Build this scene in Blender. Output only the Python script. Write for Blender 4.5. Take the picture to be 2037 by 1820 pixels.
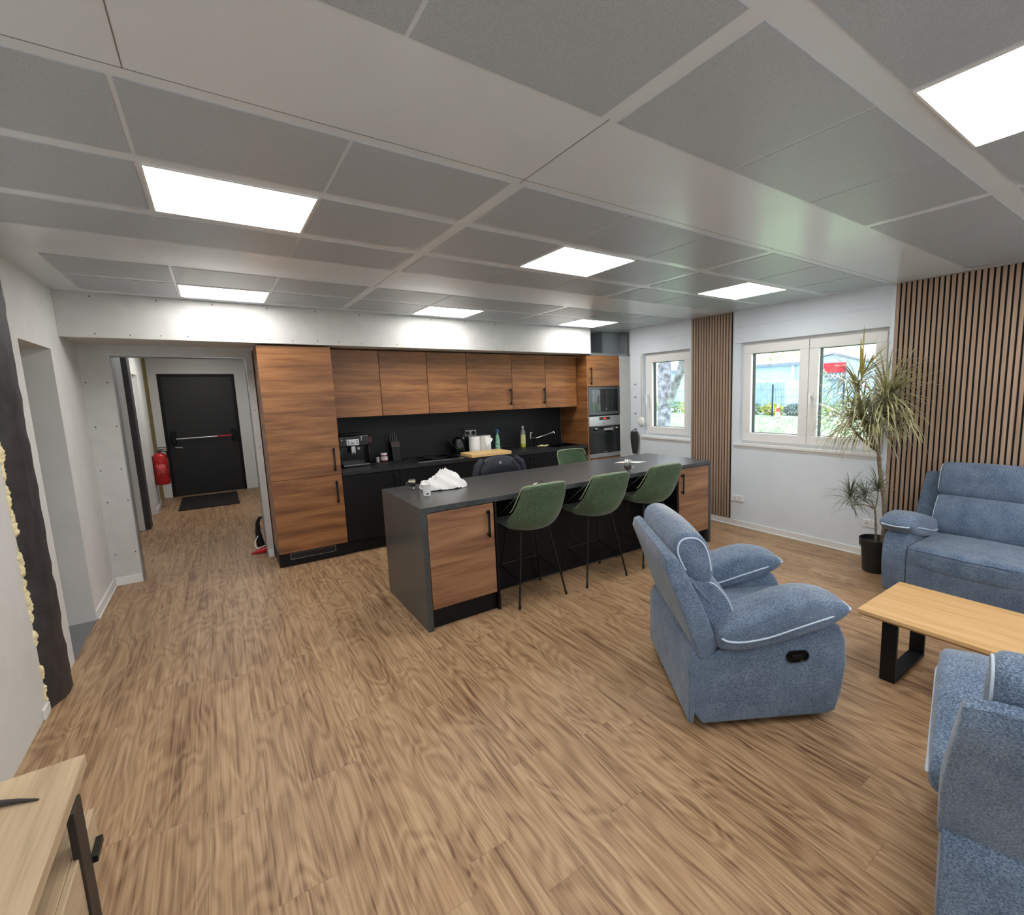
import bpy, math, random
from math import radians as R, sin, cos, pi
from mathutils import Vector, Matrix
random.seed(7)
SC = bpy.context.scene
COL = SC.collection
for o in list(bpy.data.objects): bpy.data.objects.remove(o)

# ---------------------------------------------------------------- camera, world, exposure
def cam_setup():
    yaw, pitch, roll = R(36.92713), R(-7.66957), R(-1.52432)
    f = Vector((sin(yaw)*cos(pitch), cos(yaw)*cos(pitch), sin(pitch)))
    r = Vector((cos(yaw), -sin(yaw), 0)); u = r.cross(f)
    r2 = r*cos(roll)+u*sin(roll); u2 = -r*sin(roll)+u*cos(roll)
    cd = bpy.data.cameras.new('camera'); c = bpy.data.objects.new('camera', cd); COL.objects.link(c)
    m = Matrix(((r2.x, u2.x, -f.x, 0), (r2.y, u2.y, -f.y, 0), (r2.z, u2.z, -f.z, 1.702319), (0, 0, 0, 1)))
    c.matrix_world = m
    cd.sensor_fit = 'HORIZONTAL'; cd.sensor_width = 36.0; cd.lens = 958.8163/2037*36
    cd.shift_x = -(1153.82-1018.5)/2037; cd.shift_y = -(910-908.49)/2037
    cd.clip_start = 0.02; cd.clip_end = 400
    SC.camera = c
cam_setup()
w = bpy.data.worlds.new('daylight'); SC.world = w; w.use_nodes = True
bg = w.node_tree.nodes['Background']
bg.inputs['Color'].default_value = (0.86, 0.93, 1.0, 1); bg.inputs['Strength'].default_value = 2.1
sun = bpy.data.lights.new('low_sun', 'SUN'); sun.energy = 2.2; sun.angle = R(6); sun.color = (1.0, 0.86, 0.62)
so = bpy.data.objects.new('low_sun', sun); COL.objects.link(so)
so.rotation_euler = Vector((-0.93, -0.33, -0.16)).to_track_quat('-Z', 'Y').to_euler(); so.location = (30, 12, 8)
LAMP = 8.8
SC.view_settings.view_transform = 'Standard'; SC.view_settings.look = 'None'
SC.view_settings.exposure = 0.95; SC.view_settings.gamma = 1.0
try: SC.view_settings.use_curve_mapping = False
except Exception: pass

# ---------------------------------------------------------------- materials
def lin(c):
    return tuple(((v/255)/12.92 if v/255 <= 0.04045 else ((v/255+0.055)/1.055)**2.4) for v in c)+(1,)
class NT:
    def __init__(s, name):
        s.m = bpy.data.materials.new(name); s.m.use_nodes = True; s.t = s.m.node_tree
        s.b = s.t.nodes['Principled BSDF']
    def n(s, typ, **kw):
        nd = s.t.nodes.new(typ)
        for k, v in kw.items():
            if k.startswith('i_'):
                key = k[2:]; key = int(key) if key.isdigit() else key
                nd.inputs[key].default_value = v
            else: setattr(nd, k, v)
        return nd
    def l(s, a, b): s.t.links.new(a, b)
    def math(s, op, a, b=None, c=None):
        nd = s.n('ShaderNodeMath', operation=op)
        for i, v in enumerate((a, b, c)):
            if v is None: continue
            if isinstance(v, (int, float)): nd.inputs[i].default_value = v
            else: s.l(v, nd.inputs[i])
        return nd.outputs[0]
    def ramp(s, fac, stops):
        nd = s.n('ShaderNodeValToRGB'); e = nd.color_ramp.elements
        while len(e) < len(stops): e.new(0.5)
        for el, (p, c) in zip(e, stops): el.position = p; el.color = lin(c)
        s.l(fac, nd.inputs[0]); return nd.outputs[0]
    def bump(s, h, strength=0.2, dist=0.01):
        b = s.n('ShaderNodeBump'); b.inputs['Strength'].default_value = strength; b.inputs['Distance'].default_value = dist
        s.l(h, b.inputs['Height']); s.l(b.outputs[0], s.b.inputs['Normal'])
def plain(name, c, rough=0.5, metal=0.0, noise=0.0, scale=30, bump=0.0, spec=0.5, coat=0.0):
    m = NT(name); b = m.b
    b.inputs['Roughness'].default_value = rough; b.inputs['Metallic'].default_value = metal
    b.inputs['Specular IOR Level'].default_value = spec; b.inputs['Coat Weight'].default_value = coat
    tc = m.n('ShaderNodeTexCoord'); nz = m.n('ShaderNodeTexNoise', i_Scale=scale, i_Detail=4)
    m.l(tc.outputs['Object'], nz.inputs['Vector'])
    d = noise
    lo = tuple(max(0, v*(1-d)) for v in c); hi = tuple(min(255, v*(1+d)) for v in c)
    m.l(m.ramp(nz.outputs[0], [(0.3, lo), (0.7, hi)]), b.inputs['Base Color'])
    if bump: m.bump(nz.outputs[0], bump, 0.004)
    return m.m
def emis(name, c, s):
    m = NT(name); m.b.inputs['Base Color'].default_value = lin(c)
    m.b.inputs['Emission Color'].default_value = lin(c); m.b.inputs['Emission Strength'].default_value = s
    return m.m
def glassy(name, tint=(1, 1, 1), gloss=0.08):
    m = NT(name); t = m.t; t.nodes.remove(m.b)
    out = t.nodes['Material Output']; tr = m.n('ShaderNodeBsdfTransparent'); gl = m.n('ShaderNodeBsdfGlossy')
    tr.inputs[0].default_value = (*tint, 1); gl.inputs['Roughness'].default_value = 0.02
    mx = m.n('ShaderNodeMixShader'); mx.inputs[0].default_value = gloss
    m.l(tr.outputs[0], mx.inputs[1]); m.l(gl.outputs[0], mx.inputs[2]); m.l(mx.outputs[0], out.inputs[0])
    return m.m
def wood(name, stops, axis='X', grain=14, along=1.0, rough=0.45, rings=0.0, fine=0.25, bump=0.05):
    m = NT(name); tc = m.n('ShaderNodeTexCoord'); sp = m.n('ShaderNodeSeparateXYZ'); m.l(tc.outputs['Object'], sp.inputs[0])
    ax = 'XYZ'.index(axis)
    cb = m.n('ShaderNodeCombineXYZ')
    for i in range(3):
        m.l(m.math('MULTIPLY', sp.outputs[i], along if i == ax else grain), cb.inputs[i])
    n1 = m.n('ShaderNodeTexNoise', i_Scale=1.0, i_Detail=5, i_Distortion=0.6); m.l(cb.outputs[0], n1.inputs['Vector'])
    cb2 = m.n('ShaderNodeCombineXYZ')
    for i in range(3):
        m.l(m.math('MULTIPLY', sp.outputs[i], along*3 if i == ax else grain*9), cb2.inputs[i])
    n2 = m.n('ShaderNodeTexNoise', i_Scale=1.0, i_Detail=3); m.l(cb2.outputs[0], n2.inputs['Vector'])
    v = m.math('ADD', m.math('MULTIPLY', n1.outputs[0], 1-fine), m.math('MULTIPLY', n2.outputs[0], fine))
    if rings:
        s = m.math('SINE', m.math('MULTIPLY', n1.outputs[0], 46))
        v = m.math('ADD', v, m.math('MULTIPLY', s, rings))
    m.l(m.ramp(v, stops), m.b.inputs['Base Color'])
    m.b.inputs['Roughness'].default_value = rough
    m.bump(v, bump, 0.003)
    return m.m
def floor_mat():
    m = NT('oak_vinyl_planks'); tc = m.n('ShaderNodeTexCoord'); sp = m.n('ShaderNodeSeparateXYZ'); m.l(tc.outputs['Object'], sp.inputs[0])
    X, Y = sp.outputs[0], sp.outputs[1]; W, L = 0.185, 1.25
    row = m.math('FLOOR', m.math('DIVIDE', X, W))
    wn = m.n('ShaderNodeTexWhiteNoise', noise_dimensions='1D'); m.l(row, wn.inputs['W'])
    yy = m.math('ADD', m.math('DIVIDE', Y, L), wn.outputs['Value'])
    colm = m.math('FLOOR', yy)
    cid = m.n('ShaderNodeCombineXYZ'); m.l(row, cid.inputs[0]); m.l(colm, cid.inputs[1])
    w2 = m.n('ShaderNodeTexWhiteNoise', noise_dimensions='3D'); m.l(cid.outputs[0], w2.inputs['Vector'])
    rnd = w2.outputs['Value']
    off = m.math('MULTIPLY', rnd, 57.0)
    def vec(a, b):
        c = m.n('ShaderNodeCombineXYZ'); m.l(m.math('ADD', m.math('MULTIPLY', X, a), off), c.inputs[0])
        m.l(m.math('ADD', m.math('MULTIPLY', Y, b), off), c.inputs[1]); m.l(off, c.inputs[2]); return c.outputs[0]
    big = m.n('ShaderNodeTexNoise', i_Scale=1.0, i_Detail=2.0, i_Distortion=0.35); m.l(vec(5.5, 1.1), big.inputs['Vector'])
    rings = m.math('SINE', m.math('MULTIPLY', big.outputs[0], 75))
    fine = m.n('ShaderNodeTexNoise', i_Scale=1.0, i_Detail=5.0); m.l(vec(120, 2.4), fine.inputs['Vector'])
    mid = m.n('ShaderNodeTexNoise', i_Scale=1.0, i_Detail=4.0, i_Distortion=0.5); m.l(vec(24, 1.0), mid.inputs['Vector'])
    v = m.math('ADD', m.math('MULTIPLY', mid.outputs[0], 0.38), m.math('MULTIPLY', fine.outputs[0], 0.62))
    v = m.math('ADD', v, m.math('MULTIPLY', m.math('MULTIPLY', rings, m.math('GREATER_THAN', rings, -2.0)), 0.06))
    v = m.math('ADD', v, m.math('MULTIPLY', m.math('SUBTRACT', rnd, 0.5), 0.07))
    c = m.ramp(v, [(0.30, (104, 76, 54)), (0.43, (146, 115, 86)), (0.54, (166, 135, 103)), (0.70, (184, 155, 122))])
    fx = m.math('FRACT', m.math('DIVIDE', X, W)); fy = m.math('FRACT', yy)
    ex = m.math('LESS_THAN', m.math('MINIMUM', fx, m.math('SUBTRACT', 1.0, fx)), 0.006)
    ey = m.math('LESS_THAN', m.math('MINIMUM', fy, m.math('SUBTRACT', 1.0, fy)), 0.0011)
    e = m.math('MAXIMUM', ex, ey)
    mx = m.n('ShaderNodeMix', data_type='RGBA'); m.l(m.math('MULTIPLY', e, 0.3), mx.inputs[0]); m.l(c, mx.inputs[6]); mx.inputs[7].default_value = lin((70, 46, 28))
    m.l(mx.outputs[2], m.b.inputs['Base Color'])
    m.b.inputs['Roughness'].default_value = 0.42; m.b.inputs['Specular IOR Level'].default_value = 0.35
    m.bump(m.math('SUBTRACT', v, m.math('MULTIPLY', e, 0.6)), 0.12, 0.002)
    return m.m
def fabric(name, a, b, c, sc=160, wr=True):
    m = NT(name); tc = m.n('ShaderNodeTexCoord'); mp = m.n('ShaderNodeMapping'); m.l(tc.outputs['Object'], mp.inputs[0])
    mp.inputs['Scale'].default_value = (1, 1, 2.6)
    n1 = m.n('ShaderNodeTexNoise', i_Scale=sc, i_Detail=3, i_Roughness=0.7); m.l(mp.outputs[0], n1.inputs['Vector'])
    n2 = m.n('ShaderNodeTexNoise', i_Scale=9, i_Detail=2); m.l(tc.outputs['Object'], n2.inputs['Vector'])
    v = m.math('ADD', m.math('MULTIPLY', n1.outputs[0], 0.85), m.math('MULTIPLY', n2.outputs[0], 0.15))
    m.l(m.ramp(v, [(0.36, a), (0.5, b), (0.66, c)]), m.b.inputs['Base Color'])
    m.b.inputs['Roughness'].default_value = 0.95; m.b.inputs['Specular IOR Level'].default_value = 0.15
    m.b.inputs['Sheen Weight'].default_value = 0.25; m.b.inputs['Sheen Roughness'].default_value = 0.5
    n3 = m.n('ShaderNodeTexNoise', i_Scale=16, i_Detail=2, i_Distortion=1.2); m.l(tc.outputs['Object'], n3.inputs['Vector'])
    h = m.math('ADD', m.math('MULTIPLY', n1.outputs[0], 0.15), m.math('MULTIPLY', n3.outputs[0], 1.2 if wr else 0.2))
    m.bump(h, 0.35, 0.012)
    return m.m
MT = {}
MT['floor'] = floor_mat()
MT['white'] = plain('white_wall_board', (216, 216, 215), 0.6, noise=0.015, scale=6)
MT['plaster'] = plain('grey_plasterboard', (200, 200, 199), 0.85, noise=0.02, scale=9)
MT['bluewhite'] = plain('cool_white_wall_panel', (220, 229, 238), 0.45, noise=0.01, scale=4)
MT['trim'] = plain('white_trim', (228, 229, 229), 0.4)
MT['pvc'] = plain('white_window_plastic', (234, 235, 235), 0.3)
MT['ceil_strip'] = plain('ceiling_strip_metal', (218, 228, 238), 0.22, noise=0.01, scale=3)
def tile_mat():
    m = NT('perforated_ceiling_tile'); tc = m.n('ShaderNodeTexCoord'); nz = m.n('ShaderNodeTexNoise', i_Scale=420, i_Detail=1)
    m.l(tc.outputs['Object'], nz.inputs['Vector'])
    m.l(m.ramp(nz.outputs[0], [(0.35, (164, 174, 186)), (0.65, (188, 198, 209))]), m.b.inputs['Base Color'])
    m.b.inputs['Roughness'].default_value = 0.35; return m.m
MT['ceil_tile'] = tile_mat()
MT['lamp'] = emis('led_panel_light', (255, 252, 246), LAMP)
KW = [(0.30, (88, 54, 30)), (0.43, (124, 80, 46)), (0.56, (150, 101, 60)), (0.72, (168, 118, 74))]
MT['kwood'] = wood('walnut_kitchen_front', KW, 'X', 13, 1.3, 0.42)
MT['kwood_side'] = wood('walnut_kitchen_side', KW, 'Y', 13, 1.3, 0.42)
MT['iwood'] = wood('walnut_island_front', [(0.30, (92, 62, 42)), (0.43, (128, 90, 64)), (0.56, (150, 110, 80)), (0.72, (168, 128, 96))], 'X', 13, 1.3, 0.45)
MT['oak'] = wood('oiled_oak', [(0.28, (176, 134, 86)), (0.5, (208, 168, 116)), (0.7, (220, 184, 136))], 'Y', 16, 1.2, 0.4, fine=0.3)
MT['sand'] = wood('sand_oak_laminate', [(0.28, (162, 138, 110)), (0.5, (190, 168, 138)), (0.72, (206, 186, 158))], 'Y', 12, 1.0, 0.5, fine=0.35)
MT['slat'] = wood('slat_oak', [(0.3, (146, 122, 102)), (0.5, (168, 144, 124)), (0.7, (184, 160, 140))], 'Z', 40, 1.5, 0.55)
MT['board'] = wood('bamboo_board', [(0.3, (214, 172, 110)), (0.7, (240, 206, 148))], 'X', 25, 2, 0.5)
MT['felt'] = plain('black_felt', (22, 20, 20), 0.95)
MT['black'] = plain('matt_black_front', (11, 11, 14), 0.5, spec=0.3)
MT['blackmetal'] = plain('black_metal', (20, 20, 21), 0.4, 0.3)
def stone(name, c, sc=60, d=0.16, r=0.38):
    m = NT(name); tc = m.n('ShaderNodeTexCoord'); n1 = m.n('ShaderNodeTexNoise', i_Scale=sc, i_Detail=6); m.l(tc.outputs['Object'], n1.inputs['Vector'])
    n2 = m.n('ShaderNodeTexNoise', i_Scale=7, i_Detail=4); m.l(tc.outputs['Object'], n2.inputs['Vector'])
    v = m.math('ADD', m.math('MULTIPLY', n1.outputs[0], 0.6), m.math('MULTIPLY', n2.outputs[0], 0.4))
    m.l(m.ramp(v, [(0.35, tuple(x*(1-d) for x in c)), (0.65, tuple(x*(1+d) for x in c))]), m.b.inputs['Base Color'])
    m.b.inputs['Roughness'].default_value = r; m.bump(n1.outputs[0], 0.1, 0.002); return m.m
MT['slate'] = stone('dark_slate_worktop', (62, 66, 69), 60, 0.16, 0.3)
MT['slate_dark'] = stone('dark_rear_worktop', (23, 24, 26), 60, 0.16, 0.5)
MT['splash'] = stone('charcoal_backsplash', (12, 15, 20), 20, 0.1, 0.6)
MT['blue'] = fabric('blue_melange_fabric', (56, 72, 94), (92, 110, 134), (140, 156, 175))
MT['pipe'] = plain('pale_blue_piping', (186, 202, 220), 0.8)
MT['green'] = fabric('green_velvet', (58, 74, 56), (74, 94, 70), (92, 112, 86), 60, False)
MT['greenpipe'] = plain('light_green_piping', (150, 162, 126), 0.7)
MT['steel'] = plain('brushed_steel', (176, 176, 176), 0.3, 0.9)
MT['chrome'] = plain('chrome', (215, 215, 215), 0.12, 1.0)
MT['dglass'] = plain('dark_appliance_glass', (12, 13, 15), 0.08, 0.0, coat=0.5)
MT['glossblack'] = plain('gloss_black_plastic', (14, 14, 15), 0.2)
MT['glass'] = glassy('window_glass')
MT['cupglass'] = glassy('clear_drinking_glass', (0.93, 0.95, 0.95), 0.18)
MT['gasket'] = plain('black_rubber_gasket', (18, 19, 20), 0.5)
MT['steeldark'] = plain('anthracite_steel_membrane', (52, 50, 52), 0.55, noise=0.18, scale=14, bump=0.5)
MT['foam'] = plain('cream_expanding_foam', (232, 220, 178), 0.9, noise=0.06, scale=40, bump=0.6)
MT['insul'] = plain('yellow_insulation_board', (150, 132, 84), 0.9, noise=0.15, scale=18)
MT['galv'] = plain('galvanised_metal', (150, 153, 156), 0.35, 0.7)
MT['red'] = plain('extinguisher_red', (176, 22, 28), 0.3)
MT['redsoft'] = plain('red_plastic', (190, 30, 50), 0.35)
MT['paper'] = plain('white_paper', (240, 240, 238), 0.9)
MT['bagp'] = plain('thin_white_plastic_bag', (236, 236, 236), 0.45)
MT['leaf'] = plain('dracaena_leaf', (146, 144, 108), 0.38, noise=0.4, scale=9)
MT['leaf2'] = plain('dark_dracaena_leaf', (96, 102, 84), 0.45, noise=0.35, scale=9)
MT['bark'] = plain('plant_cane', (122, 108, 88), 0.9, noise=0.2, scale=50, bump=0.4)
MT['soil'] = plain('potting_soil', (70, 55, 46), 1.0, noise=0.3, scale=80, bump=1)
MT['navy'] = plain('navy_quilted_cloth', (24, 28, 42), 0.6, noise=0.2, scale=20, bump=0.4)
MT['mat'] = plain('black_doormat_pile', (20, 19, 19), 1.0, noise=0.3, scale=200, bump=0.8)
MT['ddoor'] = plain('black_fire_door', (19, 21, 25), 0.45)
MT['grout'] = plain('dark_screw_heads', (70, 66, 60), 0.7)

# ---------------------------------------------------------------- mesh helpers
class M:
    def __init__(s): s.v = []; s.f = []; s.mi = []; s.cur = 0
    def add(s, vs, fs):
        o = len(s.v); s.v += [tuple(p) for p in vs]; s.f += [tuple(i+o for i in f) for f in fs]; s.mi += [s.cur]*len(fs); return s
    def box(s, x0, x1, y0, y1, z0, z1):
        x0, x1 = sorted((x0, x1)); y0, y1 = sorted((y0, y1)); z0, z1 = sorted((z0, z1))
        return s.add([(x0, y0, z0), (x1, y0, z0), (x1, y1, z0), (x0, y1, z0), (x0, y0, z1), (x1, y0, z1), (x1, y1, z1), (x0, y1, z1)],
            [(0, 3, 2, 1), (4, 5, 6, 7), (0, 1, 5, 4), (1, 2, 6, 5), (2, 3, 7, 6), (3, 0, 4, 7)])
    def tube(s, pts, r, seg=10, cap=True):
        pts = [Vector(p) for p in pts]; n = len(pts); rs = r if isinstance(r, (list, tuple)) else [r]*n
        vs = []; fs = []; up = None
        for i, p in enumerate(pts):
            d = (pts[min(i+1, n-1)]-pts[max(i-1, 0)]).normalized()
            if up is None:
                up = Vector((0, 0, 1)) if abs(d.z) < 0.9 else Vector((1, 0, 0))
            a = d.cross(up).normalized(); b = a.cross(d).normalized(); up = b
            for k in range(seg):
                t = 2*pi*k/seg; vs.append(p+(a*cos(t)+b*sin(t))*rs[i])
        for i in range(n-1):
            for k in range(seg):
                fs.append((i*seg+k, i*seg+(k+1) % seg, (i+1)*seg+(k+1) % seg, (i+1)*seg+k))
        if cap: fs.append(tuple(range(seg))[::-1]); fs.append(tuple((n-1)*seg+k for k in range(seg)))
        return s.add(vs, fs)
    def lathe(s, prof, c=(0, 0, 0), seg=28, axis='Z'):
        vs = []; fs = []; n = len(prof)
        for (r, h) in prof:
            for k in range(seg):
                t = 2*pi*k/seg; a, b = r*cos(t), r*sin(t)
                p = (a, b, h) if axis == 'Z' else ((a, h, b) if axis == 'Y' else (h, a, b))
                vs.append((p[0]+c[0], p[1]+c[1], p[2]+c[2]))
        for i in range(n-1):
            for k in range(seg): fs.append((i*seg+k, i*seg+(k+1) % seg, (i+1)*seg+(k+1) % seg, (i+1)*seg+k))
        if prof[0][0] > 0: fs.append(tuple(range(seg))[::-1])
        if prof[-1][0] > 0: fs.append(tuple((n-1)*seg+k for k in range(seg)))
        return s.add(vs, fs)
    def prism(s, poly, h0, h1, axis='Z'):
        # poly in the two other axes, extruded along axis
        def P(a, b, h): return {'Z': (a, b, h), 'Y': (a, h, b), 'X': (h, a, b)}[axis]
        n = len(poly); vs = [P(a, b, h0) for a, b in poly]+[P(a, b, h1) for a, b in poly]
        fs = [(i, (i+1) % n, n+(i+1) % n, n+i) for i in range(n)]+[tuple(range(n))[::-1], tuple(range(n, 2*n))]
        return s.add(vs, fs)
    def grid(s, fn, nu, nv, closeu=False):
        vs = [fn(i/(nu if closeu else nu-1), j/(nv-1)) for j in range(nv) for i in range(nu)]; fs = []
        for j in range(nv-1):
            for i in range(nu if closeu else nu-1):
                fs.append((j*nu+i, j*nu+(i+1) % nu, (j+1)*nu+(i+1) % nu, (j+1)*nu+i))
        return s.add(vs, fs)
def wl(p):
    v = Vector((0, 0, 0))
    while p is not None: v += p.location; p = p.parent
    return v
def obj(name, m, mat, parent=None, local=False, bevel=0.0, smooth=40, sub=0, solid=0.0):
    import bmesh
    off = Vector((0, 0, 0)) if (local or parent is None) else wl(parent)
    me = bpy.data.meshes.new(name)
    me.from_pydata([(v[0]-off.x, v[1]-off.y, v[2]-off.z) for v in m.v], [], m.f)
    mats = mat if isinstance(mat, (list, tuple)) else [mat]
    for k in mats: me.materials.append(MT[k] if isinstance(k, str) else k)
    for p, i in zip(me.polygons, m.mi): p.material_index = i
    bm = bmesh.new(); bm.from_mesh(me); bmesh.ops.recalc_face_normals(bm, faces=bm.faces); bm.to_mesh(me); bm.free()
    if smooth:
        me.polygons.foreach_set('use_smooth', [True]*len(me.polygons)); me.set_sharp_from_angle(angle=R(smooth))
    o = bpy.data.objects.new(name, me); COL.objects.link(o); o.parent = parent
    if solid:
        md = o.modifiers.new('solid', 'SOLIDIFY'); md.thickness = solid; md.offset = 0
    if bevel:
        md = o.modifiers.new('bevel', 'BEVEL'); md.width = bevel; md.segments = 2; md.limit_method = 'ANGLE'; md.angle_limit = R(50)
    if sub:
        md = o.modifiers.new('sub', 'SUBSURF'); md.levels = sub; md.render_levels = sub
    return o
def tag(o, label, cat, group=None):
    o['label'] = label; o['category'] = cat
    if group: o['group'] = group
    return o
def thing(name, label, cat, loc=(0, 0, 0), rz=0, group=None):
    o = bpy.data.objects.new(name, None); COL.objects.link(o); o.location = loc; o.rotation_euler = (0, 0, rz)
    o.empty_display_size = 0.1
    return tag(o, label, cat, group)
def struct(name, m, mat, parent=None, **kw):
    o = obj(name, m, mat, parent, **kw)
    if parent is None: o['kind'] = 'structure'
    return o
def dup(src, loc, rz, label, group=None):
    def cp(o, par):
        c = o.copy(); COL.objects.link(c); c.parent = par
        for ch in list(o.children): cp(ch, c)
        return c
    r = cp(src, None); r.location = loc; r.rotation_euler = (0, 0, rz); r['label'] = label
    if group: r['group'] = group
    return r
def B(*a): return M().box(*a)
def T(pts, r, seg=10): return M().tube(pts, r, seg)
def text_mesh(name, txt, size, mat, parent, mtx, extrude=0.001):
    cu = bpy.data.curves.new(name, 'FONT'); cu.body = txt; cu.size = size; cu.extrude = extrude; cu.align_x = 'CENTER'; cu.align_y = 'CENTER'
    o = bpy.data.objects.new(name, cu); COL.objects.link(o)
    dg = bpy.context.evaluated_depsgraph_get(); me = bpy.data.meshes.new_from_object(o.evaluated_get(dg))
    bpy.data.objects.remove(o)
    me.transform(mtx)
    if parent is not None: me.transform(Matrix.Translation(-wl(parent)))
    me.materials.clear(); me.materials.append(MT[mat] if isinstance(mat, str) else mat)
    n = bpy.data.objects.new(name, me); COL.objects.link(n); n.parent = parent
    return n

# ---------------------------------------------------------------- room constants
H = 2.592; XW = 5.044; XL = -0.915; YP = 6.139; SOUTH = -2.8
struct('floor', B(-2.6, 5.3, SOUTH-0.1, 11.6, -0.12, 0), 'floor', smooth=0)

# ceiling
m = M(); m.cur = 0
m.box(-2.6, 5.3, SOUTH-0.1, 6.139, H+0.003, H+0.09)
xs = [(-0.73, -0.145), (-0.13, 0.472), (0.485, 1.108), (1.178, 1.803), (1.818, 2.425), (2.44, 3.05), (3.12, 3.725), (3.74, 4.345), (4.36, 4.95)]
rows = [(4.27, 4.795), (4.86, 5.40), (3.17, 3.64), (2.52, 3.08), (1.915, 2.445), (0.76, 1.31), (0.10, 0.66), (-0.55, 0.04), (-1.75, -1.22), (-2.35, -1.8)]
lamps = {(1, 1), (1, 4), (1, 7), (3, 1), (3, 4), (3, 7), (6, 1), (6, 4), (6, 7), (8, 1), (8, 4), (8, 7)}  # panels outside the frame are unseen, added to light the room
m.cur = 1
for j, (y0, y1) in enumerate(rows):
    for i, (x0, x1) in enumerate(xs):
        if (j, i) in lamps: continue
        m.box(x0, x1, y0, y1, H, H+0.01)
m.cur = 2
for x in (1.143,): m.box(x-0.0015, x+0.0015, 1.31, 1.90, H+0.002, H+0.004); m.box(x-0.0015, x+0.0015, 3.65, 4.26, H+0.002, H+0.004)
m.box(-0.105, -0.102, 1.33, 1.86, H+0.002, H+0.004); m.box(-0.8, XW, 1.858, 1.861, H+0.002, H+0.004)
struct('ceiling', m, ['ceil_strip', 'ceil_tile', 'galv'], smooth=0)
LN = {(6, 1): 'added unseen LED ceiling panel above and behind the camera, over the TV stand', (6, 7): 'added unseen LED ceiling panel beyond the right edge, above the sofa',
      (8, 1): 'added unseen LED ceiling panel behind the camera, nearest the left wall', (8, 4): 'added unseen LED ceiling panel behind the camera, in the middle of its row', (8, 7): 'added unseen LED ceiling panel behind the camera, nearest the window wall',
      (3, 1): 'square LED ceiling panel largest in view at upper left above the floor before the doorway',
      (3, 4): 'square LED ceiling panel above the middle of the kitchen island',
      (3, 7): 'square LED ceiling panel near the big window, over the right end of the island',
      (1, 1): 'square LED ceiling panel touching the white bulkhead above the doorway to the corridor',
      (1, 4): 'square LED ceiling panel beside the bulkhead above the middle wall cabinets',
      (1, 7): 'square LED ceiling panel beside the bulkhead end above the oven tower',
      (6, 4): 'square LED ceiling panel cut by the right edge, above the blue recliners'}
for (j, i) in sorted(lamps):
    x0, x1 = xs[i]; y0, y1 = rows[j]
    t = thing('ceiling_light', LN.get((j, i), 'added square LED ceiling panel out of view behind the camera'), 'ceiling light', ((x0+x1)/2, (y0+y1)/2, H-0.004), 0, 'LED ceiling panels')
    fr = M(); g = 0.008
    fr.box(x0, x1, y0, y0+g, H-0.004, H+0.003); fr.box(x0, x1, y1-g, y1, H-0.004, H+0.003); fr.box(x0, x0+g, y0+g, y1-g, H-0.004, H+0.003); fr.box(x1-g, x1, y0+g, y1-g, H-0.004, H+0.003)
    obj('frame', fr, 'trim', t, smooth=0)
    obj('diffuser', B(x0+g, x1-g, y0+g, y1-g, H-0.001, H+0.002), 'lamp', t, smooth=0)

# walls
def wall_x(m, x0, x1, y0, y1, holes, z1=2.7):
    """box wall in yz plane with rectangular holes [(ya,yb,za,zb)] sorted by y"""
    y = y0
    for (a, b, c, d) in holes:
        m.box(x0, x1, y, a, 0, z1)
        if c > 0: m.box(x0, x1, a, b, 0, c)
        m.box(x0, x1, a, b, d, z1); y = b
    m.box(x0, x1, y, y1, 0, z1)
WIN = [(1.90, 3.50, 1.035, 2.222), (4.255, 5.14, 1.045, 2.222)]
m = M(); wall_x(m, XW, XW+0.17, SOUTH, 5.397, WIN)
struct('wall_right', m, 'bluewhite', smooth=0)
struct('wall_right.001', B(5.235, 5.3, 5.397, 6.4, 0, 2.7), 'white', smooth=0)
m = M(); wall_x(m, XL-0.3, XL, SOUTH, 3.83, []); m.box(XL-0.3, XL, 4.09, 4.484, 0, 2.7)
m.box(XL-0.3, XL, 4.484, 5.243, 2.12, 2.7); m.box(XL-0.3, XL, 5.243, 6.3, 0, 2.7); m.box(XL-0.3, XL-0.09, 3.83, 4.09, 0, 2.7)
struct('wall_left', m, 'white', smooth=0)
struct('wall_left.001', B(-2.7, -2.6, 3.0, 6.3, 0, 2.7).box(-2.6, XL-0.3, 6.2, 6.3, 0, 2.7).box(-2.6, XL-0.3, 3.0, 3.1, 0, 2.7), 'white', smooth=0)
struct('trim_1', B(XL-0.3, XL, 4.484, 5.243, 0.0, 0.004), 'galv', smooth=0)
m = M(); x = -2.6
for (a, b) in ((-0.3, 2.0), (2.5, 4.8)):
    m.box(x, a, SOUTH-0.1, SOUTH, 0, 2.7); m.box(a, b, SOUTH-0.1, SOUTH, 0, 0.8); m.box(a, b, SOUTH-0.1, SOUTH, 2.25, 2.7); x = b
m.box(x, 5.3, SOUTH-0.1, SOUTH, 0, 2.7)
struct('wall_south', m, 'white', smooth=0)
for i, (a, b) in enumerate(((-0.3, 2.0), (2.5, 4.8))):  # unseen windows behind the camera, added to let in more daylight
    m = M(); y0_, y1_ = SOUTH-0.08, SOUTH-0.03; c = (a+b)/2
    m.box(a, b, y0_, y1_, 0.8, 0.87); m.box(a, b, y0_, y1_, 2.18, 2.25); m.box(a, a+.07, y0_, y1_, .87, 2.18); m.box(b-.07, b, y0_, y1_, .87, 2.18); m.box(c-.05, c+.05, y0_, y1_, .87, 2.18)
    ws = struct('window_%d' % (3+i), m, 'pvc', smooth=0)
    obj('pane', B(a+.07, b-.07, SOUTH-.058, SOUTH-.054, .87, 2.18), 'glass', ws, smooth=0)
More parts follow.
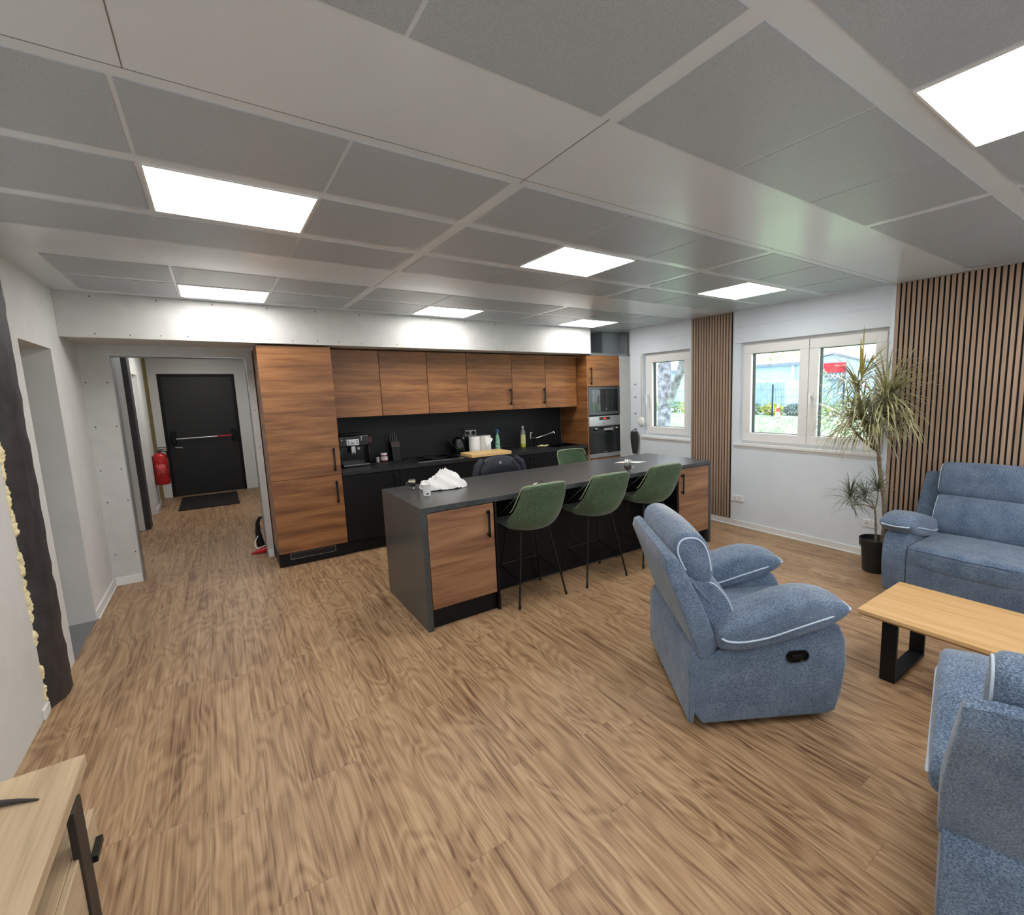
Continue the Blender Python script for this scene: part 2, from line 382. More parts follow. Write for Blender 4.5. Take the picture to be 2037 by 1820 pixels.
# kitchen-side partition with the doorway
m = M(); m.box(XL, -0.706, YP, YP+0.13, 0, 2.7); m.box(-0.706, 0.313, YP, YP+0.13, 2.14, 2.7); m.box(0.313, 0.372, YP, YP+0.13, 0, 2.7)
struct('wall_back', m, 'plaster', smooth=0)
struct('wall_back.001', B(0.372, 5.235, 6.30, 6.42, 0, 2.7), 'white', smooth=0)
struct('trim_2', B(-0.708, -0.700, YP-0.004, YP+0.134, 0, 2.142).box(0.307, 0.3145, YP-0.004, YP+0.134, 0, 2.142).box(-0.708, 0.3145, YP-0.004, YP+0.134, 2.134, 2.1415), 'galv', smooth=0)
# bulkhead
m = M(); m.box(XL, 4.42, 5.553, YP, 2.241, H+0.003)
struct('wall_bulkhead', m, 'plaster', smooth=0, bevel=0.002)
m = M()
for k in range(26):
    x = -0.7+k*0.2+random.uniform(-.02, .02); 
    if x < 4.38: m.lathe([(0.005, 0), (0.004, -0.002)], (x, 5.553, 2.275+random.uniform(-.006, .006)), 8, 'Y')
    if x < 4.38 and k % 2 == 0: m.lathe([(0.006, 0), (0.004, -0.002)], (x, 5.553, 2.565), 8, 'Y')
for z in (0.3, 0.8, 1.1, 1.5, 1.9):
    for x in (-0.74, -0.88): m.lathe([(0.006, 0), (0.004, -0.002)], (x+0.01*sin(z*9), YP, z), 8, 'Y')
    m.lathe([(0.005, 0), (0.003, -0.002)], (0.345, YP, z+.1), 8, 'Y')
struct('trim_3', m, 'grout')
# open service niche above the oven tower
m = M(); m.box(4.42, 5.235, 5.60, 5.625, 2.225, 2.262); m.box(4.80, 4.84, 5.75, 6.3, 2.262, H); m.box(4.84, 5.16, 5.75, 5.77, 2.262, H); m.box(5.16, 5.2, 5.62, 6.3, 2.262, H)
struct('trim_4', m, 'galv', smooth=0)
struct('ceiling.001', B(XL, 5.3, YP+0.13, 11.5, 2.52, 2.6), 'white', smooth=0)
struct('ceiling.002', B(4.3, 5.3, 5.5, 6.4, H+0.01, H+0.09), 'ceil_strip', smooth=0)
# baseboards
def bb(name, *boxes):
    m = M()
    for b in boxes: m.box(*b)
    struct(name, m, 'trim', smooth=0, bevel=0.003)
bb('baseboard_right', (XW-0.014, XW, SOUTH, 5.397, 0, 0.075), (XW-0.022, XW, SOUTH, 5.397, 0, 0.014))
bb('baseboard_left', (XL, XL+0.013, 5.25, YP, 0, 0.08), (XL, XL+0.020, 5.25, YP, 0, 0.012), (XL, XL+0.013, 3.72, 3.825, 0, 0.06))
bb('baseboard_back', (XL+0.014, -0.71, YP-0.013, YP, 0, 0.08), (0.322, 0.37, YP-0.013, YP, 0, 0.08))
# dark post with foam beside it in left wall
st = B(0, 0, 0, 0, 0, 0); m = M()
NZ = 40
poly = [(-1.0, 3.83), (-0.915, 3.83), (-0.861, 3.95), (-0.868, 3.965), (-0.861, 3.985), (-0.861, 4.10), (-1.0, 4.10)]
vs = []; fs = []
for k in range(NZ+1):
    z = 2.59*k/NZ
    for i, (a, b) in enumerate(poly):
        j = 0.006 if i in (1, 5) else 0.002
        vs.append((a+random.uniform(-.003, .003), b+random.uniform(-j, j)*1.6, z))
n = len(poly)
for k in range(NZ):
    for i in range(n): fs.append((k*n+i, k*n+(i+1) % n, (k+1)*n+(i+1) % n, (k+1)*n+i))
fs.append(tuple(range(n))); m.add(vs, fs)
struct('trim_5', m, 'steeldark', smooth=60)
m = M()
for k in range(230):
    z = random.uniform(0.06, 1.62)
    if 0.27 < z < 0.40 or 0.95 < z < 1.0 or sin(z*23)+0.4*sin(z*61) < -0.75: continue
    q = random.uniform(0.006, 0.013)*(1.25 if sin(z*31) > 0 else 0.8)
    prof = [(0, -q*2), (q*random.uniform(.5, 1), -q), (q*random.uniform(.7, 1.3), 0), (q*random.uniform(.5, 1), q), (0, q*2)]
    n0 = len(m.v); m.lathe(prof, (XL+random.uniform(-.004, .003), 3.826+random.uniform(-.016, .006), z), 8)
    for w_ in range(n0, len(m.v)):
        v_ = m.v[w_]; m.v[w_] = (v_[0]+random.uniform(-.002, .002), v_[1]+random.uniform(-.004, .004), v_[2]+random.uniform(-.004, .004))
o = struct('trim_6', m, 'foam', smooth=60)

# corridor
m = M(); m.box(-1.25, -0.98, 6.27, 6.75, 0, 2.52); m.box(-1.25, -0.98, 6.75, 7.65, 2.1, 2.52); m.box(-1.25, -0.98, 7.65, 8.65, 0, 2.52); m.box(-1.0, -0.903, 8.62, 8.65, 0, 2.52)
m.box(-1.25, -0.865, 8.9, 9.15, 0, 2.52); m.box(-1.25, -0.865, 9.15, 9.75, 2.12, 2.52) ; m.box(-1.25, -0.98, 9.15, 9.75, 0, 2.12); m.box(-1.25, -0.865, 9.75, 10.6, 0, 2.52)
m.box(-1.8, -1.7, 6.27, 8.0, 0, 2.52); m.box(-1.25, -0.915, 6.265, 6.28, 0, 2.52)
struct('wall_corridor', m, 'white', smooth=0)
struct('trim_7', B(-1.2, -0.845, 8.65, 8.9, 0, 2.52), 'steeldark', smooth=0, bevel=0.006)
struct('wall_corridor.001', B(-1.2, -0.872, 10.6, 11.34, 0, 2.52), 'insul', smooth=0)
m = M(); m.box(-1.3, -0.75, 11.34, 11.5, 0, 2.52); m.box(-0.75, 0.365, 11.34, 11.5, 2.209, 2.52); m.box(0.365, 0.7, 11.34, 11.5, 0, 2.52)
struct('wall_corridor.002', m, 'trim', smooth=0)
struct('wall_corridor.003', B(0.55, 0.7, 6.27, 11.34, 0, 2.52).box(0.372, 0.55, 6.42, 6.44, 0, 2.52), 'white', smooth=0)
struct('trim_8', B(0.318, 0.372, YP+0.13, YP+0.19, 0, 2.52), 'insul', smooth=0)
bb('baseboard_corridor', (-0.865, -0.852, 9.75, 10.6, 0, 0.08), (-0.98, -0.967, 7.65, 8.65, 0, 0.08), (-0.86, -0.755, 11.327, 11.34, 0, 0.09), (0.37, 0.55, 11.327, 11.34, 0, 0.09), (0.537, 0.55, 6.5, 11.327, 0, 0.09))
t = thing('ceiling_light', 'square LED ceiling panel in the corridor, hidden above the doorway lintel', 'ceiling light', (-0.1, 9.4, 2.515), 0, 'LED ceiling panels')
obj('frame', B(-0.41, 0.21, 9.09, 9.71, 2.512, 2.52), 'trim', t, smooth=0); obj('diffuser', B(-0.4, 0.2, 9.1, 9.7, 2.510, 2.5118), 'lamp', t, smooth=0)
# black exit door
d = struct('door_1', B(-0.745, 0.36, 11.35, 11.40, 0.0, 2.205), 'ddoor', smooth=0, bevel=0.004)
fr = M(); fr.box(-0.75, -0.70, 11.335, 11.35, 0, 2.209); fr.box(0.315, 0.365, 11.335, 11.35, 0, 2.209); fr.box(-0.70, 0.315, 11.335, 11.35, 2.16, 2.209)
obj('door_frame', fr, 'black', d, smooth=0)
obj('push_bar', T([(-0.60, 11.24, 1.05), (0.0, 11.24, 1.06)], 0.017), 'steel', d)
o = obj('push_bar_end', T([(0.0, 11.24, 1.06), (0.24, 11.24, 1.065)], 0.0172), 'red', d); o['label'] = 'red end of the push bar'
for x in (-0.62, 0.26):
    obj('bar_bracket', B(x-0.04, x+0.03, 11.22, 11.35, 0.96, 1.18), 'black', d, bevel=0.01)
obj('handle', T([(-0.62, 11.3, 0.92), (-0.62, 11.27, 0.9), (-0.52, 11.27, 0.89)], 0.011), 'steel', d)
# ---------------------------------------------------------------- windows
def sash(y0, y1, z0, z1, x0, x1, wd, parent, name):
    m = M(); m.box(x0, x1, y0, y1, z0, z0+wd); m.box(x0, x1, y0, y1, z1-wd, z1); m.box(x0, x1, y0, y0+wd, z0+wd, z1-wd); m.box(x0, x1, y1-wd, y1, z0+wd, z1-wd)
    return obj(name, m, 'pvc', parent, smooth=0, bevel=0.006)
def window(name, y0, y1, z0, z1, sashes):
    xf = XW+0.05
    m = M(); wd = 0.045
    m.box(xf+.012, xf+0.09, y0, y1, z0, z0+wd); m.box(xf+.012, xf+0.09, y0, y1, z1-wd, z1); m.box(xf+.012, xf+0.09, y0, y0+wd, z0+wd, z1-wd); m.box(xf+.012, xf+0.09, y1-wd, y1, z0+wd, z1-wd)
    w = struct(name, m, 'pvc', smooth=0, bevel=0.004)
    for (a, b) in sashes:
        s = sash(a, b, z0+0.03, z1-0.03, xf-0.014, xf+0.05, 0.10, w, 'sash')
        g = M(); q = 0.10; za, zb = z0+0.03+q, z1-0.03-q
        g.box(xf+0.028, xf+0.078, a+q, a+q+0.006, za, zb); g.box(xf+0.028, xf+0.078, b-q-0.006, b-q, za, zb); g.box(xf+0.028, xf+0.078, a+q, b-q, za, za+0.006); g.box(xf+0.028, xf+0.078, a+q, b-q, zb-0.006, zb)
        obj('gasket', g, 'gasket', s, smooth=0)
        obj('pane', B(xf+0.046, xf+0.05, a+q+0.005, b-q-0.005, za+0.005, zb-0.005), 'glass', s, smooth=0)
    return w
w1 = window('window_1', 1.90, 3.50, 1.035, 2.222, [(1.93, 2.675), (2.68, 3.47)])
w2 = window('window_2', 4.255, 5.14, 1.045, 2.222, [(4.285, 5.09)])
def whandle(y, z, par):
    m = M(); m.box(XW+0.018, XW+0.036, y-0.014, y+0.014, z-0.035, z+0.035)
    m.tube([(XW+0.022, y, z), (XW-0.02, y, z), (XW-0.026, y, z-0.02), (XW-0.026, y, z-0.125)], [0.008, 0.009, 0.010, 0.008], 8)
    obj('window_handle', m, 'pvc', par, bevel=0.003)
whandle(2.63, 1.60, w1); whandle(5.045, 1.63, w2)
obj('hinge', B(XW+0.02, XW+0.05, 1.91, 1.925, 1.9, 2.15), 'galv', w1, smooth=0)
for i, (a, b) in enumerate([(1.885, 3.56), (4.235, 5.17)]):
    struct('trim_%d' % (9+i), B(XW-0.022, XW+0.05, a, b, 1.005, 1.036).box(XW-0.006, XW, a+.01, b-.01, 0.975, 1.005), 'trim', smooth=0, bevel=0.006)
    struct('trim_%d' % (11+i), B(XW-0.014, XW, a-0.0, b+(0.02 if i == 0 else 0), 2.222, 2.40).box(XW-0.010, XW, a, b, 2.40, 2.41), 'bluewhite', smooth=0, bevel=0.003)
m = M(); m.box(XW-0.012, XW, 1.862, 1.90, 0.08, H); m.box(XW-0.012, XW, 4.222, 4.25, 0.08, H)
struct('trim_13', m, 'bluewhite', smooth=0)
# wood slat wall panels
def slats(y0, y1, label, z0=0.08):
    t = thing('wood_slat_panel', label, 'wall panel', (XW-0.01, (y0+y1)/2, z0), 0, 'oak slat wall panels')
    obj('felt_backing', B(XW-0.006, XW, y0, y1, z0, H), 'felt', t, smooth=0)
    m = M(); n = 15; p = (y1-y0)/n
    for k in range(n): m.box(XW-0.015, XW-0.006, y0+k*p+p*0.38, y0+(k+1)*p, z0, H)
    obj('slats', m, 'slat', t, smooth=0)
slats(3.598, 4.221, 'narrow oak slat panel between the small and the big window')
slats(1.245, 1.858, 'oak slat panel directly right of the big window behind the tall plant')
slats(0.632, 1.245, 'oak slat panel at the right edge of the photo, behind the sofa back')
slats(0.019, 0.632, 'oak slat panel beyond the right edge of the photo')
# sockets, hooks, strap winder on window wall
def socket(y0, z0, label, n=2):
    t = thing('wall_socket', label, 'socket', (XW, y0+0.04*n, z0), 0, 'white double sockets on the window wall')
    for k in range(n):
        a = y0+0.082*k
        obj('cover_plate', B(XW-0.011, XW, a, a+0.08, z0, z0+0.08), 'pvc', t, bevel=0.004)
        obj('socket_well', M().lathe([(0.02, 0.0005), (0.022, 0.0), (0.022, -0.003), (0.018, -0.0025), (0.017, -0.0005)], (XW-0.011, a+0.04, z0+0.04), 20, 'X'), 'white', t)
        obj('contact_holes', M().lathe([(0.003, 0), (0.003, -0.0015)], (XW-0.0115, a+0.031, z0+0.04), 8, 'X').lathe([(0.003, 0), (0.003, -0.0015)], (XW-0.0115, a+0.049, z0+0.04), 8, 'X'), 'gasket', t)
socket(3.405, 0.31, 'white double socket low on the wall beside the narrow slat panel')
socket(1.885, 0.30, 'white double socket low on the wall behind the plant stem')
for i, (z, l) in enumerate([(1.787, 'topmost small grey coat hook on the wall left of the small window'), (1.60, 'middle small grey coat hook on the wall left of the small window'), (1.361, 'third small grey coat hook down, level with the strap winder'), (1.127, 'lowest grey coat hook left of the small window, carrying a bag')]):
    m = M(); m.lathe([(0.014, 0), (0.012, -0.005)], (XW, 5.285, z), 10, 'X'); m.tube([(XW, 5.285, z), (XW-0.025, 5.285, z-0.002), (XW-0.033, 5.285, z+0.012)], 0.004, 8)
    tag(obj('coat_hook', m, 'galv'), l, 'hook', 'coat hooks by the small window')
t = thing('shoulder_bag', 'slim black bag hanging from the lowest hook by the small window', 'bag', (XW-0.05, 5.28, 0.77))
def bagfn(u, v):
    a = 2*pi*u; wz = 0.085*(1-0.35*v**3)*(0.9+0.1*sin(5*v)); 
    return (XW-0.045+0.036*cos(a)*(0.5+0.9*v*(1.25-v)), 5.28+wz*sin(a)-0.01*v, 1.09-0.33*v)
m = M().grid(bagfn, 18, 9, True); m.f.append(tuple(range(18))); m.mi.append(0); m.f.append(tuple(range(8*18, 9*18))); m.mi.append(0)
obj('pouch', m, plain('black_canvas', (40, 40, 38), 0.8), t)
obj('strap', T([(XW-0.045, 5.34, 1.08), (XW-0.033, 5.30, 1.12), (XW-0.033, 5.27, 1.12), (XW-0.045, 5.22, 1.08)], 0.005, 6), 'black', t)
t = thing('shutter_strap_winder', 'white round shutter strap winder beside the small window frame', 'strap winder', (XW, 5.17, 1.2))
obj('winder_case', M().lathe([(0.062, 0), (0.06, -0.022), (0.045, -0.03)], (XW, 5.165, 1.245), 24, 'X'), 'pvc', t)
obj('strap', B(XW-0.004, XW-0.002, 5.155, 5.172, 1.30, 2.2), plain('grey_strap', (190, 190, 186), 0.8), t)

# ---------------------------------------------------------------- kitchen run
YF = 5.589; YB = 6.30
def bar_handle(x, y, z0, z1, par, d=0.034, w=0.018):
    m = M(); m.box(x-w/2, x+w/2, y-d, y-d+0.009, z0, z1); m.box(x-w/2, x+w/2, y-d, y, z0+0.012, z0+0.03); m.box(x-w/2, x+w/2, y-d, y, z1-0.03, z1-0.012)
    return obj('handle', m, 'blackmetal', par, bevel=0.002)
t = thing('tall_cabinet', 'tall walnut fridge cabinet with two doors left of the black worktop', 'cabinet', (0.69, 5.9, 0))
obj('body', B(0.38, 1.017, YF+0.022, 6.28, 0.148, 2.226), 'kwood_side', t, smooth=0)
dd = obj('door', B(0.378, 1.017, YF, YF+0.02, 0.902, 2.226), 'kwood', t, bevel=0.002); bar_handle(0.957, YF, 0.945, 1.19, dd)
dd = obj('door', B(0.378, 1.017, YF, YF+0.02, 0.150, 0.896), 'kwood', t, bevel=0.002); bar_handle(0.957, YF, 0.60, 0.84, dd)
pl = obj('plinth', B(0.378, 1.019, YF+0.045, 6.28, 0, 0.146), 'black', t, smooth=0)
g = M(); yy = YF+0.043
g.box(0.475, 0.90, yy-0.006, yy, 0.068, 0.072); g.box(0.475, 0.90, yy-0.006, yy, 0.128, 0.131); g.box(0.475, 0.479, yy-0.006, yy, 0.068, 0.131); g.box(0.896, 0.90, yy-0.006, yy, 0.068, 0.131)
gr = obj('vent_grille', g, 'galv', pl, smooth=0)
g = M()
for z in (0.083, 0.098, 0.113): g.box(0.48, 0.895, yy-0.004, yy, z, z+0.004)
obj('grille_slats', g, plain('dark_grille', (60, 60, 62), 0.5), pl, smooth=0)
# wall cabinets
UX = [1.022, 1.55, 2.10, 2.612, 3.262, 3.803, 4.352]; YU = 5.83
ul = ['first walnut wall cabinet from the left, beside the tall fridge cabinet', 'second walnut wall cabinet from the left, without a handle',
      'third walnut wall cabinet from the left, the last without a handle before the handled door', 'walnut wall cabinet above the paper towels, left of the two with a black handle',
      'walnut wall cabinet above the dish soap, right of the two with a black handle', 'walnut wall cabinet furthest right, against the side of the oven tower']
for i in range(6):
    a, b = UX[i]+0.002, UX[i+1]-0.002
    t = thing('wall_cabinet', ul[i], 'cabinet', ((a+b)/2, 6.0, 1.49), 0, 'walnut wall cabinets above the worktop')
    obj('body', B(a, b, YU+0.02, 6.28, 1.492, 2.224), 'black', t, smooth=0)
    d = obj('door', B(a, b-0.001, YU, YU+0.018, 1.488, 2.226), 'kwood', t, bevel=0.002)
    if i in (3, 4): bar_handle(b-0.035, YU, 1.55, 1.77, d)
# base cabinets
bx = [1.022, 1.62, 2.22, 2.82, 3.42, 4.02, 4.352]
bl = ['black base cabinet under the coffee machine', 'black base cabinet under the hob, left half', 'black base cabinet behind the white plastic bag', 'black base cabinet below the cutting board', 'black base cabinet under the dish soap', 'narrow black base cabinet beside the oven tower']
for i in range(6):
    a, b = bx[i]+0.001, bx[i+1]-0.001
    t = thing('base_cabinet', bl[i], 'cabinet', ((a+b)/2, 5.95, 0), 0, 'black base cabinets below the worktop')
    top = 0.879 if i < 4 else 0.70
    obj('body', B(a, b, YF+0.03, 6.27, 0.14, top), 'black', t, smooth=0)
    d = obj('door', B(a+0.001, b-0.001, YF+0.01, YF+0.028, 0.15, 0.872), 'black', t, bevel=0.002)
    obj('plinth', B(a, b, YF+0.07, YF+0.09, 0, 0.139), 'black', t, smooth=0)
    if i != 2: bar_handle(b-0.05, YF+0.01, 0.64, 0.84, d)
m = M(); hx = (3.86, 4.27, 5.72, 6.05)
m.box(1.022, hx[0], YF-0.01, YB-0.016, 0.88, 0.92); m.box(hx[1], 4.357, YF-0.01, YB-0.016, 0.88, 0.92); m.box(hx[0], hx[1], YF-0.01, hx[2], 0.88, 0.92); m.box(hx[0], hx[1], hx[3], YB-0.016, 0.88, 0.92)
tag(obj('worktop', m, 'slate_dark', smooth=0), 'dark stone-look worktop running along the back wall', 'worktop')
tag(obj('backsplash', B(1.022, 4.357, YB-0.014, YB-0.002, 0.9205, 1.487), 'splash', smooth=0), 'charcoal backsplash panel between worktop and wall cabinets', 'backsplash')
t = thing('kitchen_sink', 'black composite sink set in the worktop below the tap', 'sink', (4.05, 5.9, 0.72))
m = M(); a, b, c, e = hx
m.box(a-0.015, b+0.015, c-0.015, c+0.004, 0.9205, 0.926); m.box(a-0.015, b+0.015, e-0.004, e+0.015, 0.9205, 0.926); m.box(a-0.015, a+0.004, c, e, 0.9205, 0.926); m.box(b-0.004, b+0.015, c, e, 0.9205, 0.926)
obj('rim', m, 'glossblack', t, bevel=0.002)
m = M(); m.box(a+.002, b-.002, c+.002, c+0.01, 0.74, 0.92); m.box(a+.002, b-.002, e-0.01, e-.002, 0.74, 0.92); m.box(a+.002, a+0.01, c+0.01, e-0.01, 0.74, 0.92); m.box(b-0.01, b-.002, c+0.01, e-0.01, 0.74, 0.92); m.box(a+.002, b-.002, c+.002, e-.002, 0.73, 0.74)
obj('bowl', m, 'glossblack', t, smooth=0)
t = thing('kitchen_tap', 'chrome and black kitchen tap with slanted spout', 'tap', (3.78, 6.13, 0.92))
obj('tap_body', M().lathe([(0.027, 0.921), (0.027, 0.93), (0.02, 0.935), (0.02, 1.04)], (3.78, 6.13, 0), 18), 'glossblack', t)
obj('lever', M().tube([(3.78, 6.13, 1.04), (3.68, 6.10, 1.045)], 0.012, 10).tube([(3.68, 6.10, 1.04), (3.685, 6.10, 1.13)], 0.011, 10).tube([(3.685, 6.10, 1.125), (3.71, 6.09, 1.125)], 0.011, 10), 'chrome', t)
obj('spout', M().tube([(3.78, 6.13, 1.03), (3.83, 6.09, 1.05), (4.0, 5.96, 1.12), (4.01, 5.95, 1.10)], [0.013, 0.012, 0.011, 0.013], 12), 'chrome', t)
t = thing('induction_hob', 'black glass induction hob set on the left worktop', 'hob', (2.2, 5.93, 0.92))
obj('glass_plate', B(1.86, 2.44, 5.67, 6.17, 0.9205, 0.926), 'dglass', t, bevel=0.002)
obj('front_trim', B(1.86, 2.44, 5.662, 5.67, 0.9205, 0.927), 'steel', t, smooth=0)
zr = plain('zone_rings', (80, 80, 82), 0.4)
for (x, y, r) in [(2.0, 5.82, .09), (2.0, 6.04, .075), (2.3, 5.82, .075), (2.3, 6.04, .09)]:
    obj('cooking_zone', M().lathe([(r-0.002, 0.9262), (r-0.002, 0.9266), (r, 0.9266), (r, 0.9262)], (x, y, 0), 36), zr, t)
# oven tower
t = thing('oven_tower', 'walnut tall unit housing the microwave and the oven', 'cabinet', (4.68, 5.9, 0))
m = M(); m.box(4.360, 4.378, YF-.0, 6.28, 0.14, 2.228)
obj('side_panel', m, 'kwood_side', t, smooth=0)
obj('side_panel', B(4.998, 5.012, YF+0.005, 6.28, 0.14, 2.228), 'trim', t, smooth=0)
m = M(); m.box(4.378, 4.998, 6.26, 6.28, 0.14, 2.228)
for z in (0.69, 1.335, 1.758, 2.21): m.box(4.378, 4.998, YF+0.02, 6.26, z, z+0.016)
obj('shelves', m, 'black', t, smooth=0)
d = obj('door', B(4.380, 4.996, YF, YF+0.02, 1.776, 2.226), 'kwood', t, bevel=0.002); bar_handle(4.43, YF, 1.80, 2.05, d)
d = obj('door', B(4.380, 4.996, YF, YF+0.02, 0.15, 0.70), 'kwood', t, bevel=0.002)
obj('plinth', B(4.36, 5.01, YF+0.045, 6.2, 0, 0.139), 'black', t, smooth=0)
t = thing('microwave', 'built-in steel framed microwave above the oven', 'microwave', (4.69, 5.8, 1.352))
obj('body', B(4.39, 4.99, YF+0.022, 6.1, 1.353, 1.755), 'black', t, smooth=0)
m = M(); m.box(4.382, 4.994, YF-0.002, YF+0.02, 1.355, 1.40); m.box(4.382, 4.994, YF-0.002, YF+0.02, 1.735, 1.765); m.box(4.382, 4.44, YF-0.002, YF+0.02, 1.40, 1.735); m.box(4.95, 4.994, YF-0.002, YF+0.02, 1.40, 1.735)
obj('frame', m, plain('dark_steel', (92, 93, 96), 0.35, 0.8), t, smooth=0)
obj('door', B(4.44, 4.78, YF, YF+0.02, 1.402, 1.733), 'dglass', t, bevel=0.002)
obj('control_panel', B(4.783, 4.95, YF, YF+0.02, 1.402, 1.733), 'glossblack', t, bevel=0.002)
obj('door_edge', B(4.60-.005, 4.605-.005, YF-0.003, YF, 1.41, 1.72).box(4.476, 4.480, YF-0.003, YF, 1.38, 1.74), 'steel', t, smooth=0)
obj('logo', M().box(4.715, 4.728, YF-0.0025, YF-.0005, 1.43, 1.45), 'steel', t, smooth=0)
t = thing('oven', 'built-in steel and black glass oven below the microwave', 'oven', (4.69, 5.8, 0.71))
obj('body', B(4.39, 4.99, YF+0.026, 6.1, 0.708, 1.333), 'black', t, smooth=0)
cp = obj('control_panel', B(4.382, 4.994, YF-0.002, YF+0.025, 1.185, 1.333), 'steel', t, bevel=0.003)
dp = obj('display', B(4.58, 4.79, YF-0.004, YF-0.001, 1.275, 1.318), 'glossblack', cp, smooth=0)
obj('clock_digits', M().box(4.66, 4.668, YF-0.006, YF-0.004, 1.288, 1.305).box(4.675, 4.683, YF-0.006, YF-0.004, 1.288, 1.305).box(4.695, 4.703, YF-0.006, YF-0.004, 1.288, 1.305), emis('red_digits', (255, 60, 50), 1.5), dp, smooth=0)
obj('knob', M().lathe([(0.016, 0), (0.014, -0.012)], (4.68, YF-0.002, 1.225), 18, 'Y'), 'steel', cp)
d = obj('door', B(4.382, 4.994, YF-0.002, YF+0.025, 0.775, 1.182), 'dglass', t, bevel=0.003)
obj('inner_window', B(4.46, 4.91, YF-0.0035, YF-0.002, 0.80, 1.09), plain('oven_window', (36, 38, 40), 0.15), d, smooth=0)
m = M(); m.tube([(4.49, YF-0.045, 1.135), (4.89, YF-0.045, 1.135)], 0.011, 12)
for x in (4.52, 4.88): m.box(x-0.008, x+0.008, YF-0.045, YF, 1.127, 1.143)
obj('handle', m, 'glossblack', d)
o = obj('handle_plate', B(4.62, 4.80, YF-0.060, YF-0.054, 1.12, 1.155), 'steel', d, smooth=0)
for x in (4.505, 4.905): obj('knob', M().lathe([(0.019, 0), (0.017, -0.02), (0.012, -0.024)], (x, YF-0.002, 1.142), 16, 'Y'), 'chrome', d)
obj('bottom_trim', B(4.382, 4.994, YF-0.002, YF+0.025, 0.71, 0.772), 'steel', t, bevel=0.003)
obj('logo', M().box(4.66, 4.73, YF-0.0035, YF-.001, 0.787, 0.793), 'steel', t, smooth=0)
struct('wall_filler', B(5.0145, 5.232, YF, YF+0.02, 0, 2.224), 'plaster', smooth=0)
# splash sockets
t = thing('wall_socket', 'steel framed double socket on the charcoal backsplash behind the paper towels', 'socket', (2.81, YB-0.014, 1.13))
for x in (2.775, 2.862):
    obj('cover_plate', B(x-0.042, x+0.042, YB-0.022, YB-0.0142, 1.13, 1.215), 'steel', t, bevel=0.003)
    obj('socket_well', M().lathe([(0.03, 0), (0.03, -0.004), (0.024, -0.003)], (x, YB-0.022, 1.172), 20, 'Y'), 'glossblack', t)
# ---- worktop objects
t = thing('coffee_machine', 'black bean-to-cup coffee machine with silver button panel', 'coffee machine', (1.24, 6.03, 0.92))
x0, x1, y0, y1, z0 = 1.075, 1.40, 5.90, 6.24, 0.9205
m = M(); m.box(x0, x1, y0+0.14, y1, z0, z0+0.355); m.box(x0, x1, y0+0.02, y0+0.14, z0+0.235, z0+0.355); m.box(x0, x0+0.02, y0+0.03, y0+0.14, z0, z0+0.235); m.box(x1-0.02, x1, y0+0.03, y0+0.14, z0, z0+0.235)
obj('body', m, 'glossblack', t, bevel=0.012)
obj('bean_lid', B(x0+0.03, x1-0.03, y0+0.08, y1-0.03, z0+0.355, z0+0.375), 'glossblack', t, bevel=0.008)
p = obj('button_panel', B(1.155, 1.285, y0+0.012, y0+0.022, z0+0.245, z0+0.315), 'chrome' if False else plain('silver_plastic', (205, 210, 214), 0.35), t, bevel=0.004)
m = M()
for x in (1.176, 1.264):
    for z in (0.262, 0.28, 0.298): m.lathe([(0.0055, 0), (0.005, -0.003)], (x, y0+0.012, z0+z), 10, 'Y')
obj('buttons', m, 'glossblack', p)
obj('dial', M().lathe([(0.018, 0), (0.016, -0.012), (0.0, -0.014)], (1.22, y0+0.012, z0+0.282), 20, 'Y'), 'steel', p)
obj('coffee_spout', M().box(1.20, 1.245, y0+0.02, y0+0.07, z0+0.16, z0+0.235).tube([(1.208, y0+.035, z0+.165), (1.208, y0+.035, z0+.14)], .007, 8).tube([(1.237, y0+.035, z0+.165), (1.237, y0+.035, z0+.14)], .007, 8), 'steel', t, bevel=0.003)
obj('drip_tray', B(x0+0.02, x1-0.03, y0-0.05, y0+0.14, z0, z0+0.035), 'glossblack', t, bevel=0.006)
obj('tray_edge', B(x0+0.02, x1-0.03, y0-0.054, y0-0.05, z0+0.024, z0+0.034), 'chrome', t, smooth=0)
obj('steam_knob', B(1.308, 1.318, y0+0.01, y0+0.024, z0+0.29, z0+0.345), 'chrome', t, bevel=0.003)
obj('steam_knob', B(1.10, 1.112, y0+0.01, y0+0.024, z0+0.30, z0+0.32), 'chrome', t, bevel=0.003)
obj('brand_plate', B(1.292, 1.315, y0+0.138, y0+0.141, z0+0.18, z0+0.21), 'steel', t, smooth=0)
t = thing('jam_jar', 'small glass jar with white lid and patterned label beside the coffee machine', 'jar', (1.60, 6.12, 0.92))
obj('glass', M().lathe([(0.035, 0.921), (0.042, 0.93), (0.042, 0.99), (0.033, 1.003)], (1.60, 6.12, 0), 22), plain('berry_jar', (120, 60, 60), 0.15), t)
obj('label', M().lathe([(0.0425, 0.94), (0.0425, 0.985)], (1.60, 6.12, 0), 22), plain('jar_label', (190, 170, 168), 0.6, noise=0.4, scale=60), t)
obj('lid', M().lathe([(0.037, 1.003), (0.038, 1.02), (0.035, 1.024)], (1.60, 6.12, 0), 22), 'pvc', t)
t = thing('spice_bottle', 'tiny bottle standing left of the white-lidded jar', 'bottle', (1.525, 6.14, 0.92))
obj('glass', M().lathe([(0.018, 0.921), (0.02, 0.93), (0.02, 0.975), (0.012, 0.985)], (1.525, 6.12, 0), 16), plain('pale_label', (165, 160, 165), 0.5, noise=0.3, scale=60), t)
obj('lid', M().lathe([(0.013, 0.985), (0.013, 1.0)], (1.525, 6.12, 0), 16), 'glossblack', t)
